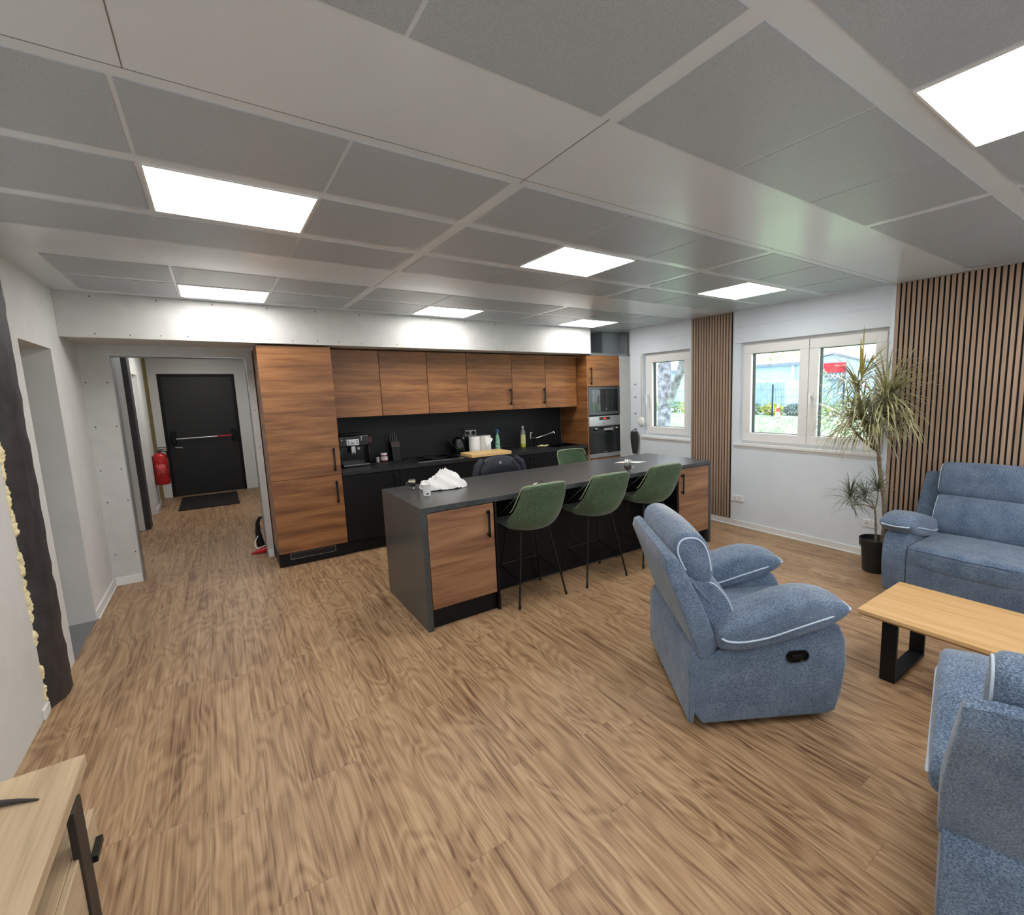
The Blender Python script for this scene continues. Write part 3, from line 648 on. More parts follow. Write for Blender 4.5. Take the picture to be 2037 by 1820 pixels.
t = thing('snack_packet', 'small dull red packet hanging beside the coffee machine', 'packet', (1.46, 6.27, 1.14))
obj('pouch', B(1.44, 1.515, 6.255, 6.285, 1.145, 1.235), plain('dull_red_foil', (92, 40, 34), 0.4, noise=0.3, scale=40), t, bevel=0.01)
t = thing('knife_block', 'black knife block with dark knives and a dusky band', 'knife block', (1.76, 6.2, 0.92))
obj('block', M().prism([(6.10, 0.9205), (6.21, 0.9205), (6.26, 1.13), (6.14, 1.15)], 1.70, 1.80, 'X'), 'black', t, bevel=0.004)
obj('band', M().prism([(6.122, 1.085), (6.138, 1.15), (6.136, 1.15), (6.118, 1.085)], 1.698, 1.802, 'X'), plain('dusky_band', (74, 50, 52), 0.5), t)
for x, q in ((1.715, .1), (1.74, .12), (1.765, .115), (1.785, .09)):
    obj('knife_handle', T([(x, 6.19, 1.14), (x, 6.19+q*0.2, 1.14+q)], 0.008, 8), 'glossblack', t)
t = thing('stovetop_kettle', 'black kettle with raised handle standing right of the hob', 'kettle', (2.56, 6.12, 0.92))
obj('kettle_body', M().lathe([(0.07, 0.9265), (0.085, 0.95), (0.08, 1.03), (0.055, 1.12), (0.03, 1.135), (0.012, 1.15), (0, 1.155)], (2.56, 6.12, 0), 26), 'glossblack', t)
obj('handle', T([(2.62, 6.12, 1.12), (2.67, 6.12, 1.2), (2.65, 6.12, 1.245), (2.58, 6.12, 1.25)], 0.014, 10), 'glossblack', t)
obj('spout', T([(2.49, 6.12, 1.02), (2.44, 6.12, 1.10), (2.42, 6.12, 1.13)], [0.02, 0.014, 0.01], 10), 'glossblack', t)
obj('knob', M().lathe([(0.012, 0), (0.01, -0.01)], (2.62, 6.075, 1.13), 10, 'Y'), 'steel', t)
for (x, lab) in ((2.80, 'left white paper towel roll on the worktop'), (2.96, 'right white paper towel roll with a loose sheet')):
    t = thing('paper_towel_roll', lab, 'paper towel', (x, 6.1, 0.92), 0, 'paper towel rolls')
    obj('roll', M().lathe([(0.02, 0.9205), (0.076, 0.9205), (0.078, 0.93), (0.078, 1.135), (0.074, 1.14), (0.02, 1.14)], (x, 6.12, 0), 32), 'paper', t)
    if x > 2.9:
        obj('loose_sheet', M().grid(lambda u, v: (2.90+0.11*v+0.012*u, 6.035-0.03*u-0.012*sin(pi*v), 1.14-0.03*v-(0.16*(1-v)+0.02)*u), 6, 6), 'paper', t, solid=0.001)
t = thing('spray_bottle', 'spray bottle with blue head and green patterned label', 'bottle', (3.14, 6.13, 0.92))
obj('bottle', M().lathe([(0.034, 0.9205), (0.036, 0.93), (0.034, 1.03), (0.024, 1.11), (0.013, 1.15), (0.013, 1.165)], (3.15, 6.12, 0), 20), plain('green_white_label', (120, 168, 140), 0.35, noise=0.55, scale=34), t)
obj('spray_head', B(3.128, 3.172, 6.095, 6.14, 1.165, 1.20).box(3.12, 3.136, 6.10, 6.115, 1.135, 1.165).box(3.118, 3.165, 6.105, 6.13, 1.197, 1.215), plain('blue_plastic', (40, 96, 140), 0.3), t, bevel=0.005)
t = thing('dish_soap_bottle', 'tall clear bottle of yellow dish soap with white cap', 'bottle', (3.57, 6.13, 0.92))
obj('bottle', M().lathe([(0.033, 0.9205), (0.036, 0.93), (0.036, 0.965)], (3.57, 6.13, 0), 22), plain('yellow_soap', (188, 184, 70), 0.2), t)
obj('shoulder', M().lathe([(0.036, 1.105), (0.034, 1.15), (0.016, 1.185), (0.014, 1.2)], (3.57, 6.13, 0), 22), plain('clear_plastic', (150, 158, 150), 0.15), t)
obj('label', M().lathe([(0.0365, 0.965), (0.0368, 1.105)], (3.57, 6.13, 0), 22), plain('soap_label', (216, 212, 150), 0.5, noise=0.12, scale=25), t)
obj('cap', M().lathe([(0.016, 1.2), (0.016, 1.228), (0.012, 1.232)], (3.57, 6.13, 0), 16), 'pvc', t)
tag(obj('sponge', M().grid(lambda u, v: (3.70+0.14*u+0.01*sin(7*v), 5.87+0.09*v, 0.938+0.010*sin(9*u)*sin(6*v)), 10, 7), plain('yellow_cloth', (212, 204, 150), 0.9), solid=0.012), 'crumpled pale yellow cleaning cloth in front of the tap', 'cloth')
o = tag(obj('cutting_board', B(2.50, 3.06, 5.565, 5.92, 0.9205, 0.9605), 'board', bevel=0.004), 'thick light wooden cutting board overhanging the worktop edge', 'cutting board')
t = o
# ---------------------------------------------------------------- island
IX0, IX1, IY0, IY1 = 1.079, 4.284, 3.311, 4.282
ww = tag(obj('island_worktop', B(IX0, IX1, IY0, IY1, 0.88, 0.92), 'slate', bevel=0.0015), 'dark grey stone-look top of the kitchen island', 'worktop')
tag(obj('island_end_panel', B(IX0, IX0+0.04, IY0, IY1, 0, 0.8795), 'slate', bevel=0.0015), 'dark waterfall end panel at the left end of the island', 'panel', 'island end panels')
tag(obj('island_end_panel', B(IX1-0.04, IX1, IY0, IY1, 0, 0.8795), 'slate', bevel=0.0015), 'dark waterfall end panel at the right end of the island', 'panel', 'island end panels')
for (a, b, hxx, lab) in ((1.121, 1.650, 1.585, 'walnut-door base cabinet at the left end of the island'), (3.765, 4.242, 3.80, 'walnut-door base cabinet at the right end of the island')):
    t = thing('island_cabinet', lab, 'cabinet', ((a+b)/2, 3.7, 0), 0, 'island cabinets')
    obj('body', B(a, b+0.012 if a < 2 else b, IY0+0.022, IY1-0.03, 0.14, 0.878) if a < 2 else B(a-0.012, b, IY0+0.022, IY1-0.03, 0.14, 0.878), 'black', t, smooth=0)
    if a < 2: obj('side_panel', B(b+0.001, b+0.017, IY0+0.004, IY1-0.03, 0, 0.878), 'black', t, smooth=0)
    else: obj('side_panel', B(a-0.029, a-0.013, IY0+0.004, IY1-0.03, 0, 0.878), 'black', t, smooth=0)
    d = obj('door', B(a+0.002, b-0.012 if a < 2 else b-0.002, IY0, IY0+0.02, 0.158, 0.874), 'iwood', t, bevel=0.002)
    bar_handle(hxx, IY0, 0.617, 0.832, d)
    obj('plinth', B(a, b, IY0+0.05, IY0+0.07, 0, 0.139), 'black', t, smooth=0)
tag(obj('island_back_panel', B(1.668, 3.735, 3.66, 3.68, 0, 0.8795), 'black', smooth=0), 'matt black panel behind the green stools under the island top', 'panel')
# items on island
t = thing('espresso_cup', 'small glass cup of espresso with handle on the island', 'cup', (1.286, 4.11, 0.92))
cx, cy = 1.283, 4.10
obj('glass', M().lathe([(0.022, 0.935), (0.030, 0.945), (0.031, 1.0), (0.029, 1.0), (0.028, 0.95)], (cx, cy, 0), 24), 'cupglass', t)
obj('coffee', M().lathe([(0.024, 0.942), (0.0285, 0.95), (0.0285, 0.978)], (cx, cy, 0), 24), plain('black_coffee', (14, 9, 6), 0.15), t)
obj('crema', M().lathe([(0.0285, 0.978), (0.0285, 0.986)], (cx, cy, 0), 24), plain('crema', (222, 214, 170), 0.5), t)
obj('foot', M().lathe([(0.027, 0.921), (0.029, 0.924), (0.022, 0.935)], (cx, cy, 0), 24), 'cupglass', t)
obj('handle', T([(cx-0.03, cy, 0.985), (cx-0.05, cy-0.01, 0.98), (cx-0.05, cy-0.01, 0.955), (cx-0.03, cy, 0.95)], 0.005, 8), 'cupglass', t)
t = thing('disposable_cup', 'white disposable cup with a small dark print, in front of the bag', 'cup', (1.28, 3.74, 0.92))
cx, cy = 1.278, 3.735
obj('cup', M().lathe([(0.026, 0.9205), (0.038, 1.008), (0.0405, 1.012), (0.038, 1.014), (0.036, 1.008), (0.025, 0.925)], (cx, cy, 0), 28), 'pvc', t)
def cur(u, v):
    a = -2.15+0.75*u+0.1; z = 0.932+0.011*v; r = 0.0262+(z-0.9205)*0.137+0.0004
    return (cx+r*cos(a), cy+r*sin(a), z)
obj('print', M().grid(cur, 8, 3), 'gasket', t, solid=0.0003)
def bagpt(u, v):
    a = 2*pi*u; h = v; r = 1-0.72*h**1.5
    x = 0.185*r*cos(a)*(1+0.12*sin(3*a+1)); y = 0.10*r*sin(a)*(1+0.15*sin(2*a))
    z = 0.118*h**0.8*(1.0+0.34*cos(a-0.3)-0.12*cos(2*a))
    q = 0.017*sin(7*a+9*h)*(0.5+h)+0.013*abs(sin(11*a-13*h))
    ca, sa = cos(-0.45), sin(-0.45)
    xx, yy = x*(1+q*3), y*(1+q*4)
    return (1.47+xx*ca-yy*sa, 3.93+xx*sa+yy*ca, 0.9215+z+abs(q)*0.6)
m = M().grid(bagpt, 56, 16, True); k = len(m.v); m.f.append(tuple(range(15*56, 16*56))); m.mi.append(0)
t = thing('plastic_bag', 'crumpled thin white plastic bag lying on the island', 'bag', (1.47, 3.93, 0.92))
obj('bag', m, 'bagp', t, smooth=28)
def knot(u, v):
    a = 2*pi*u; r = (0.03+0.012*sin(5*a)+0.01*sin(3*a+v*4))*(0.5+1.0*sin(pi*min(1, v*0.92+0.08)))
    return (1.355-0.02*v+r*cos(a), 3.93+0.01*v+r*sin(a), 0.93+0.075*v)
m = M().grid(knot, 24, 8, True); m.f.append(tuple(range(7*24, 8*24))); m.mi.append(0)
obj('tied_end', m, 'bagp', t, smooth=60)
t = thing('tea_glass', 'glass mug of red tea with crumpled white tissue on the island', 'mug', (3.21, 3.46, 0.92))
cx, cy = 3.20, 3.475
obj('glass', M().lathe([(0.022, 0.921), (0.036, 0.932), (0.041, 0.96), (0.038, 1.0), (0.0365, 1.0), (0.039, 0.96), (0.034, 0.936)], (cx, cy, 0), 26), 'cupglass', t)
obj('tea', M().lathe([(0.02, 0.926), (0.033, 0.935), (0.038, 0.958), (0.0375, 0.972)], (cx, cy, 0), 26), plain('red_tea', (74, 8, 16), 0.08), t)
obj('handle', T([(cx+0.036, cy-0.01, 0.99), (cx+0.062, cy-0.018, 0.985), (cx+0.066, cy-0.018, 0.955), (cx+0.038, cy-0.01, 0.942)], 0.006, 8), 'cupglass', t)
m = M()
for k in range(9):
    a = k*2.4; m.grid(lambda u, v, a=a, k=k: (cx+0.03*cos(a)*u+0.012*sin(5*v+k), cy+0.03*sin(a)*u+0.012*cos(4*v+k), 0.985+0.035*u*(0.4+0.6*abs(sin(a)))+0.014*v), 4, 4)
obj('tissue', m, 'paper', t, solid=0.001)
tag(obj('paper_napkin', M().grid(lambda u, v: (3.42+0.19*u+0.13*v, 3.94-0.20*u+0.02*v, 0.9225+0.008*sin(pi*u)*sin(pi*v)), 6, 6), 'paper', solid=0.002), 'flat white paper napkin lying behind the red tea glass', 'napkin')
tag(obj('tea_spoon', M().tube([(2.12, 3.50, 0.926), (2.19, 3.535, 0.924)], 0.003, 8).lathe([(0, 0.923), (0.012, 0.924), (0.016, 0.93)], (2.2, 3.54, 0), 12).lathe([(0, 0.923), (0.011, 0.924), (0.014, 0.931)], (2.235, 3.545, 0), 12), 'chrome'), 'small shiny teaspoon on the island behind the first stool', 'spoon')
tag(obj('crumb_smudge', M().lathe([(0, 0.9215), (0.012, 0.921), (0.012, 0.9204), (0, 0.9203)], (1.80, 3.97, 0), 10), 'gasket'), 'tiny dark crumb on the island right of the plastic bag', 'crumb')

# ---------------------------------------------------------------- bar stools
def cr(pts, n):
    """open catmull-rom sampler"""
    P = [pts[0]]+list(pts)+[pts[-1]]; out = []
    for i in range(n):
        t = i/(n-1)*(len(pts)-1); k = min(int(t), len(pts)-2); t -= k
        a, b, c, d = P[k], P[k+1], P[k+2], P[k+3]
        out.append(tuple(0.5*((2*b[j])+(-a[j]+c[j])*t+(2*a[j]-5*b[j]+4*c[j]-d[j])*t*t+(-a[j]+3*b[j]-3*c[j]+d[j])*t**3) for j in range(len(a))))
    return out
SP = cr([(0.215, 0.655, 0.205, 0.0, 0.0), (0.17, 0.67, 0.222, 0.0, 0.005), (0.06, 0.662, 0.235, 0.0, 0.02), (-0.06, 0.652, 0.238, 0.03, 0.032), (-0.15, 0.658, 0.238, 0.09, 0.06), (-0.215, 0.71, 0.236, 0.11, 0.05),
         (-0.245, 0.78, 0.230, 0.09, 0.015), (-0.265, 0.87, 0.222, 0.055, 0.0), (-0.282, 0.94, 0.210, 0.03, 0.0), (-0.290, 0.975, 0.203, 0.022, 0.0), (-0.292, 0.993, 0.190, 0.018, -0.004), (-0.292, 1.0, 0.170, 0.015, -0.006)], 34)
def shell(off):
    def fn(u, v):
        k = v*(len(SP)-1); i = min(int(k), len(SP)-2); f = k-i
        a = [SP[i][j]*(1-f)+SP[i+1][j]*f for j in range(5)]
        d = ((SP[i+1][0]-SP[i][0]), (SP[i+1][1]-SP[i][1])); L = math.hypot(*d) or 1; nx, nz = d[1]/L, -d[0]/L
        s = 2*u-1; e = abs(s)**2.4
        return (a[2]*s, a[0]+a[3]*e+nx*off, a[1]+a[4]*e+nz*off)
    return fn
def stool(label, mat='green', pip='greenpipe'):
    t = thing('bar_stool', label, 'stool', (0, 0, 0), 0, 'green velvet bar stools')
    a = M(); f1, f2 = shell(0.0), shell(-0.056)
    nu, nv = 17, 34
    def closed(u, v):
        # u runs round both skins
        n = u*2*(nu-1)
        if n <= nu-1: return f1(n/(nu-1), v)
        return f2(1-(n-(nu-1))/(nu-1), v)
    N = 2*(nu-1)
    vs = []; fs = []
    for j in range(nv):
        for i in range(N):
            if i < nu: p = f1(i/(nu-1), j/(nv-1))
            else: p = f2(1-(i-nu+1)/(nu-1), j/(nv-1))
            vs.append(p)
    # second skin a touch narrower at rims: handled by subdivision
    for j in range(nv-1):
        for i in range(N): fs.append((j*N+i, j*N+(i+1) % N, (j+1)*N+(i+1) % N, (j+1)*N+i))
    for j in (0, nv-1):
        for i in range(nu-2):
            a0 = j*N+i+1; 
            fs.append((j*N+i, j*N+i+1, j*N+(N-i-1), j*N+((N-i) % N)))
        fs.append((j*N+nu-2, j*N+nu-1, j*N+nu))
    s = obj('seat_shell', M().add(vs, fs), mat, t, local=True, sub=1, smooth=180)
    pl = [f1(0, k/40) for k in range(20, 41)]+[f1(k/16, 1) for k in range(1, 16)]+[f1(1, k/40) for k in range(40, 19, -1)]
    obj('piping', M().tube([(p[0], p[1], p[2]+0.001) for p in pl], 0.004, 6), pip, s, local=True)
    obj('under_plate', M().box(-0.12, 0.12, -0.12, 0.12, 0.598, 0.607), 'blackmetal', t, local=True)
    for sx in (-1, 1):
        for sy in (-1, 1):
            g = obj('leg', T([(sx*0.13, sy*0.11, 0.60), (sx*0.226, sy*0.205, 0.012)], 0.008, 10), 'blackmetal', t, local=True)
            obj('foot_cap', T([(sx*0.2235, sy*0.203, 0.03), (sx*0.2275, sy*0.207, 0.0)], 0.0105, 10), 'black', g, local=True)
    P = lambda sx, sy, z: (sx*(0.13+(0.60-z)/0.588*0.096), sy*(0.11+(0.6-z)/0.588*0.095), z)
    m = M(); m.tube([P(-1, -1, 0.20), P(1, -1, 0.20)], 0.006, 8); m.tube([P(-1, 1, 0.26), P(1, 1, 0.26)], 0.006, 8); m.tube([P(-1, -1, 0.2), P(-1, 1, 0.26)], 0.006, 8); m.tube([P(1, -1, 0.2), P(1, 1, 0.26)], 0.006, 8)
    obj('footrest', m, 'blackmetal', t, local=True)
    return t
s1 = stool('green velvet bar stool nearest the left end of the island')
s1.location = (2.004, 3.42, 0)
dup(s1, (2.68, 3.40, 0), R(-2), 'middle one of the three green velvet bar stools seen from behind')
dup(s1, (3.375, 3.41, 0), R(-2), 'green velvet bar stool partly hidden by the recliner headrest, nearest the right island cabinet')
dup(s1, (3.46, 4.52, 0), R(180), 'green velvet bar stool on the far side of the island, only its backrest top showing')
# black stool with a jacket, on the far side
t = dup(s1, (2.44, 4.52, 0), R(180), 'dark stool on the far side of the island, draped with a navy jacket')
del t['group']
for ch in t.children_recursive:
    if ch.name.startswith(('seat_shell', 'piping')):
        ch.data = ch.data.copy(); ch.data.materials.clear(); ch.data.materials.append(MT['black'])
t = thing('jacket', 'navy quilted jacket with small white logo over the dark stool', 'jacket', (2.47, 4.80, 0.6))
def jk(u, v):
    s = 2*u-1; hw = 0.24+0.05*v
    top = 1.03-0.10*abs(s)**2.2
    if v < 0.5: yy, zz = 4.755-0.02*sin(pi*v), top-0.42*(0.5-v)*2
    else: yy, zz = 4.865+0.02*sin(pi*v), top-0.45*(v-0.5)*2
    if abs(v-0.5) < 0.08: zz = top-0.02; 
    w = 1-min(1, abs(v-0.5)/0.1)
    return (2.47+hw*s, yy*(1-w)+4.81*w, zz+0.012*w+0.006*sin(23*zz))
obj('jacket_body', M().grid(jk, 22, 25), 'navy', t, solid=0.025, sub=1)
for s in (-1, 1):
    obj('sleeve', T([(2.47+s*0.20, 4.80, 0.98), (2.47+s*0.265, 4.78, 0.93), (2.47+s*0.30, 4.77, 0.80), (2.47+s*0.31, 4.78, 0.60)], [0.04, 0.045, 0.045, 0.04], 12), 'navy', t)
mtx = Matrix.Translation((2.447, 4.715, 0.955)) @ Matrix.Rotation(R(90), 4, 'X')
text_mesh('logo', 'G', 0.042, 'paper', t, mtx, 0.002)

# ---------------------------------------------------------------- upholstery
def closed_cr(pts, n):
    out = []; K = len(pts)
    for i in range(n):
        t = i/n*K; k = int(t); t -= k
        a, b, c, d = pts[(k-1) % K], pts[k % K], pts[(k+1) % K], pts[(k+2) % K]
        out.append(tuple(0.5*((2*b[j])+(-a[j]+c[j])*t+(2*a[j]-5*b[j]+4*c[j]-d[j])*t*t+(-a[j]+3*b[j]-3*c[j]+d[j])*t**3) for j in range(2)))
    return out
def puff(outline, l0, l1, r, n=56, dome=0.012, crown=0.0, sharp=False, mid=7, fn=None):
    P = outline if sharp else closed_cr(outline, n)
    if sharp:
        Q = []
        K = len(P)
        for i in range(K):
            a, b = P[i], P[(i+1) % K]; L = math.hypot(b[0]-a[0], b[1]-a[1]); c = max(1, int(L/0.05))
            for j in range(c): Q.append((a[0]+(b[0]-a[0])*j/c, a[1]+(b[1]-a[1])*j/c))
        P = Q
    N = len(P); area = sum(P[i][0]*P[(i+1) % N][1]-P[(i+1) % N][0]*P[i][1] for i in range(N))
    if area < 0: P = P[::-1]
    nr = []
    for i in range(N):
        dx, dy = P[(i+1) % N][0]-P[i-1][0], P[(i+1) % N][1]-P[i-1][1]; L = math.hypot(dx, dy) or 1
        nr.append((dy/L, -dx/L))
    st = []
    for k in range(7):
        a = k/6*pi/2; st.append((l0+r*(1-sin(a)), -r*(1-cos(a))))
    st = [(l, o) for l, o in st][::-1]
    for k in range(1, mid+1):
        u = k/(mid+1); st.append((l0+r+(l1-l0-2*r)*u, crown*sin(pi*u)))
    for k in range(7):
        a = k/6*pi/2; st.append((l1-r*(1-sin(a)), -r*(1-cos(a))))
    vs = []; fs = []
    for (l, o) in st:
        for i in range(N):
            x, z = P[i][0]+nr[i][0]*o, P[i][1]+nr[i][1]*o
            p = (x, l, z); vs.append(fn(p) if fn else p)
    S = len(st)
    for s in range(S-1):
        for i in range(N): fs.append((s*N+i, s*N+(i+1) % N, (s+1)*N+(i+1) % N, (s+1)*N+i))
    cx = sum(p[0] for p in P)/N; cz = sum(p[1] for p in P)/N
    for (s, dl) in ((0, -dome), (S-1, dome)):
        base = s*N; o2 = st[s][1]
        ring = []
        for i in range(N):
            x, z = vs[base+i][0], vs[base+i][2]; l = vs[base+i][1]
            p0 = (P[i][0]+nr[i][0]*o2, P[i][1]+nr[i][1]*o2)
            q = (cx+(p0[0]-cx)*0.55, st[s][0]+dl*0.8, cz+(p0[1]-cz)*0.55)
            ring.append(len(vs)); vs.append(fn(q) if fn else q)
        c = len(vs); q = (cx, st[s][0]+dl, cz); vs.append(fn(q) if fn else q)
        for i in range(N):
            fs.append((base+i, base+(i+1) % N, ring[(i+1) % N], ring[i])); fs.append((ring[i], ring[(i+1) % N], c))
    return M().add(vs, fs), P, nr
def rim(P, nr, l, inset, r=0.0045, part=None):
    pts = [(P[i][0]-nr[i][0]*inset, l, P[i][1]-nr[i][1]*inset) for i in range(len(P))]
    pts = pts+[pts[0], pts[1]] if part is None else [p for p in pts if part(p)]
    return M().tube(pts, r, 6)
ARM = [(.07, .475), (.10, .445), (.2, .435), (.35, .455), (.5, .49), (.62, .525), (.70, .56), (.74, .60), (.71, .64), (.6, .668), (.48, .665), (.35, .63), (.22, .59), (.11, .565), (.065, .53)]
SIDE = [(0.01, .04), (.66, .04), (.705, .055), (.735, .15), (.755, .3), (.745, .44), (.71, .51), (.66, .54), (.5, .50), (.2, .45), (.0, .41), (-.02, .38), (-.04, .11)]
HEAD = [(.085, .765), (.085, .86), (.055, .95), (.005, .995), (-.06, 1.0), (-.105, .97), (-.115, .91), (-.09, .84), (-.05, .78), (.02, .74)]
LUMB = [(.0, .45), (.15, .455), (.20, .49), (.205, .57), (.17, .66), (.105, .74), (.04, .765), (-.05, .79), (-.03, .7), (.0, .6)]
SHELL = [(.085, .455), (.03, .40), (-.012, .40), (-.05, .50), (-.11, .68), (-.175, .85), (-.165, .895), (-.135, .905), (-.10, .88), (-.055, .80), (.02, .63)]
def seating(name, label, cat, loc, rz, W, seats, lean=1.0, group=None, headz=0.0, handle=True, backs=None, armw=0.19):
    t = thing(name, label, cat, loc, rz, group)
    ln = lambda s, z: (s*lean if s < 0 else s, z+(headz*max(0, (z-0.5)/0.5)))
    xf = lambda o: [ln(s, z) for s, z in o]
    for side, (a, b) in enumerate(((0.012, armw), (W-armw, W-0.012))):
        m, P, nr = puff(SIDE, a, b, 0.018, sharp=True, dome=0.004)
        p = obj('arm_panel', m, 'blue', t, local=True, smooth=35)
        if handle and side == 0:
            hm = M(); 
            def cap(r1, r2, l):
                q = []
                for k in range(28):
                    an = 2*pi*k/28; c = 0.028 if cos(an) > 0 else -0.028
                    q.append((0.487+c+r1*cos(an), l, 0.374+r2*sin(an)))
                return q
            rings = [cap(.031, .031, .006), cap(.031, .031, .0), cap(.026, .026, -.001), cap(.024, .024, .004)]
            vs = [v for r_ in rings for v in r_]; fs = []
            for k in range(3):
                for i in range(28): fs.append((k*28+i, k*28+(i+1) % 28, (k+1)*28+(i+1) % 28, (k+1)*28+i))
            fs.append(tuple(3*28+i for i in range(28)))
            hd = obj('release_handle', M().add(vs, fs), 'glossblack', p, local=True)
            obj('grip', M().box(.455, .505, -.003, .003, .362, .384), 'black', hd, local=True, bevel=0.004)
        a2, b2 = (-0.03, armw+0.035) if side == 0 else (W-armw-0.035, W+0.03)
        m, P, nr = puff(ARM, a2, b2, 0.034, dome=0.006, crown=0.008)
        p = obj('arm_pad', m, 'blue', t, local=True, smooth=180)
        lo = [(.085, .515), (.12, .497), (.2, .49), (.32, .505), (.45, .54), (.58, .575), (.68, .597), (.725, .605)]
        lo = cr(lo, 30)
        path = [(s, a2-0.004+0.025*max(0, (s-.62)/.1), z) for s, z in lo]+[(.753, a2+.035, .603), (.762, a2+.08, .602), (.767, (a2+b2)/2, .601), (.762, b2-.08, .602), (.753, b2-.035, .603)]+[(s, b2+0.004-0.025*max(0, (s-.62)/.1), z) for s, z in lo[::-1]]
        obj('piping', M().tube(path, 0.0055, 6), 'pipe', p, local=True)
    # rear and shell
    obj('rear_panel', M().prism(xf([(-.062, .055), (-.035, .055), (.0, .43), (-.035, .43), (-.06, .38)]), 0.012, W-0.012, 'Y'), 'blue', t, local=True, bevel=0.008)
    m, P, nr = puff(xf(SHELL), 0.0, W, 0.014, sharp=True, dome=0.003, crown=0.004, mid=9, fn=lambda p: (p[0]-0.03*max(0, (p[2]-.5))*(1-(2*p[1]/W-1)**2), p[1]+(0.10*max(0, p[2]-0.6)*(1 if p[1] < W/2 else -1) if (p[1] < 0.06 or p[1] > W-.06) else 0), p[2]+0.045*max(0, (p[2]-.7)/.2)*(1-(2*p[1]/W-1)**4)*0.5))
    obj('back_shell', m, 'blue', t, local=True, smooth=32)
    for (a, b) in (backs or [(0.09, W-0.09)]):
        m, P, nr = puff(xf(LUMB), a, b, 0.028, dome=0.006, crown=0.012)
        p = obj('back_cushion', m, 'blue', t, local=True, smooth=180)
        for l in (a+0.006, b-0.006): obj('piping', rim(P, nr, l, 0.012, part=lambda q: q[0] > 0.1*q[2]*0+0.06 and q[2] < 0.76), 'pipe', p, local=True)
        m, P, nr = puff(xf(HEAD), a-0.005, b+0.005, 0.034, dome=0.01, crown=0.012)
        p = obj('head_cushion', m, 'blue', t, local=True, smooth=180)
        for l in (a-0.003, b+0.003):
            kk = max(range(len(P)), key=lambda i: -P[i][1]); PP = P[kk:]+P[:kk]; NN = nr[kk:]+nr[:kk]
            obj('piping', M().tube([(PP[i][0]-NN[i][0]*.02, l, PP[i][1]-NN[i][1]*.02) for i in range(len(PP)) if PP[i][1] > 0.80], 0.0048, 6), 'pipe', p, local=True)
    for (a, b) in seats:
        m, P, nr = puff([(.06, .30), (.40, .29), (.66, .29), (.742, .31), (.752, .39), (.742, .435), (.68, .458), (.4, .455), (.1, .45)], a, b, 0.02, dome=0.0, crown=0.014)
        obj('seat_cushion', m, 'blue', t, local=True, smooth=180)
        m, P, nr = puff([(.64, .06), (.722, .06), (.740, .12), (.750, .30), (.750, .36), (.64, .36)], a, b, 0.012, sharp=True, dome=0.0)
        obj('front_panel', m, 'blue', t, local=True, smooth=35)
        obj('seam', M().tube([(0.752, a+0.01, 0.440), (0.762, (a+b)/2, 0.436), (0.752, b-0.01, 0.440)], 0.0022, 6), plain('seam_dark', (60, 74, 98), 0.9), t, local=True)
    obj('seat_base', M().box(0.0, 0.62, armw, W-armw, 0.10, 0.29), 'black', t, local=True)
    m = M(); m.box(0.06, 0.60, 0.08, 0.13, 0.0, 0.10); m.box(0.06, 0.60, W-0.13, W-0.08, 0.0, 0.10); m.box(0.06, 0.10, 0.1, W-0.1, 0.02, 0.10); m.box(0.54, 0.58, 0.1, W-0.1, 0.02, 0.10)
    obj('base_frame', m, 'blackmetal', t, local=True)
    return t
seating('recliner', 'blue fabric recliner seen from its side in front of the island', 'armchair', (1.77, 1.41, 0), math.atan2(-.533, .846), 0.87, [(0.195, 0.675)], group='blue recliners')
seating('recliner', 'blue fabric recliner cut by the bottom right corner, seen from behind', 'armchair', (1.79, -0.45, 0), math.atan2(.25, .968), 0.87, [(0.195, 0.675)], group='blue recliners')
seating('sofa', 'blue fabric sofa in front of the oak slat wall', 'sofa', (4.895, 1.545, 0), R(180), 1.90, [(0.185, 0.948), (0.952, 1.715)], lean=0.45, headz=0.03, handle=False, backs=[(0.17, 0.945), (0.955, 1.73)], armw=0.18)

# ---------------------------------------------------------------- coffee table
t = thing('coffee_table', 'light oak coffee table on black steel legs in front of the sofa', 'table', (3.13, 0.45, 0))
x0, x1, y1, y0 = 2.83, 3.432, 1.154, -0.2
vs = [(x0, y0, .43), (x1, y0, .43), (x1, y1, .43), (x0, y1, .43), (x0+.0, y0, .405), (x1, y0, .405), (x1, y1, .405), (x0, y1, .405), (x0+.03, y0+.02, .385), (x1-.03, y0+.02, .385), (x1-.03, y1-.02, .385), (x0+.03, y1-.02, .385)]
fs = [(0, 1, 2, 3), (8, 11, 10, 9)]
for k in range(4): fs += [(k, 4+k, 4+(k+1) % 4, (k+1) % 4), (4+k, 8+k, 8+(k+1) % 4, 4+(k+1) % 4)]
obj('tabletop', M().add(vs, fs), 'oak', t, bevel=0.005)
for yc in (1.02, -0.06):
    m = M(); a, b = 2.935, 3.40
    m.box(a, a+0.022, yc-0.04, yc+0.04, 0.0, 0.384); m.box(b-0.022, b, yc-0.04, yc+0.04, 0.0, 0.384); m.box(a+0.022, b-0.022, yc-0.04, yc+0.04, 0.0, 0.02); m.box(a+0.022, b-0.022, yc-0.04, yc+0.04, 0.378, 0.384)
    obj('leg', m, 'blackmetal', t, bevel=0.002)
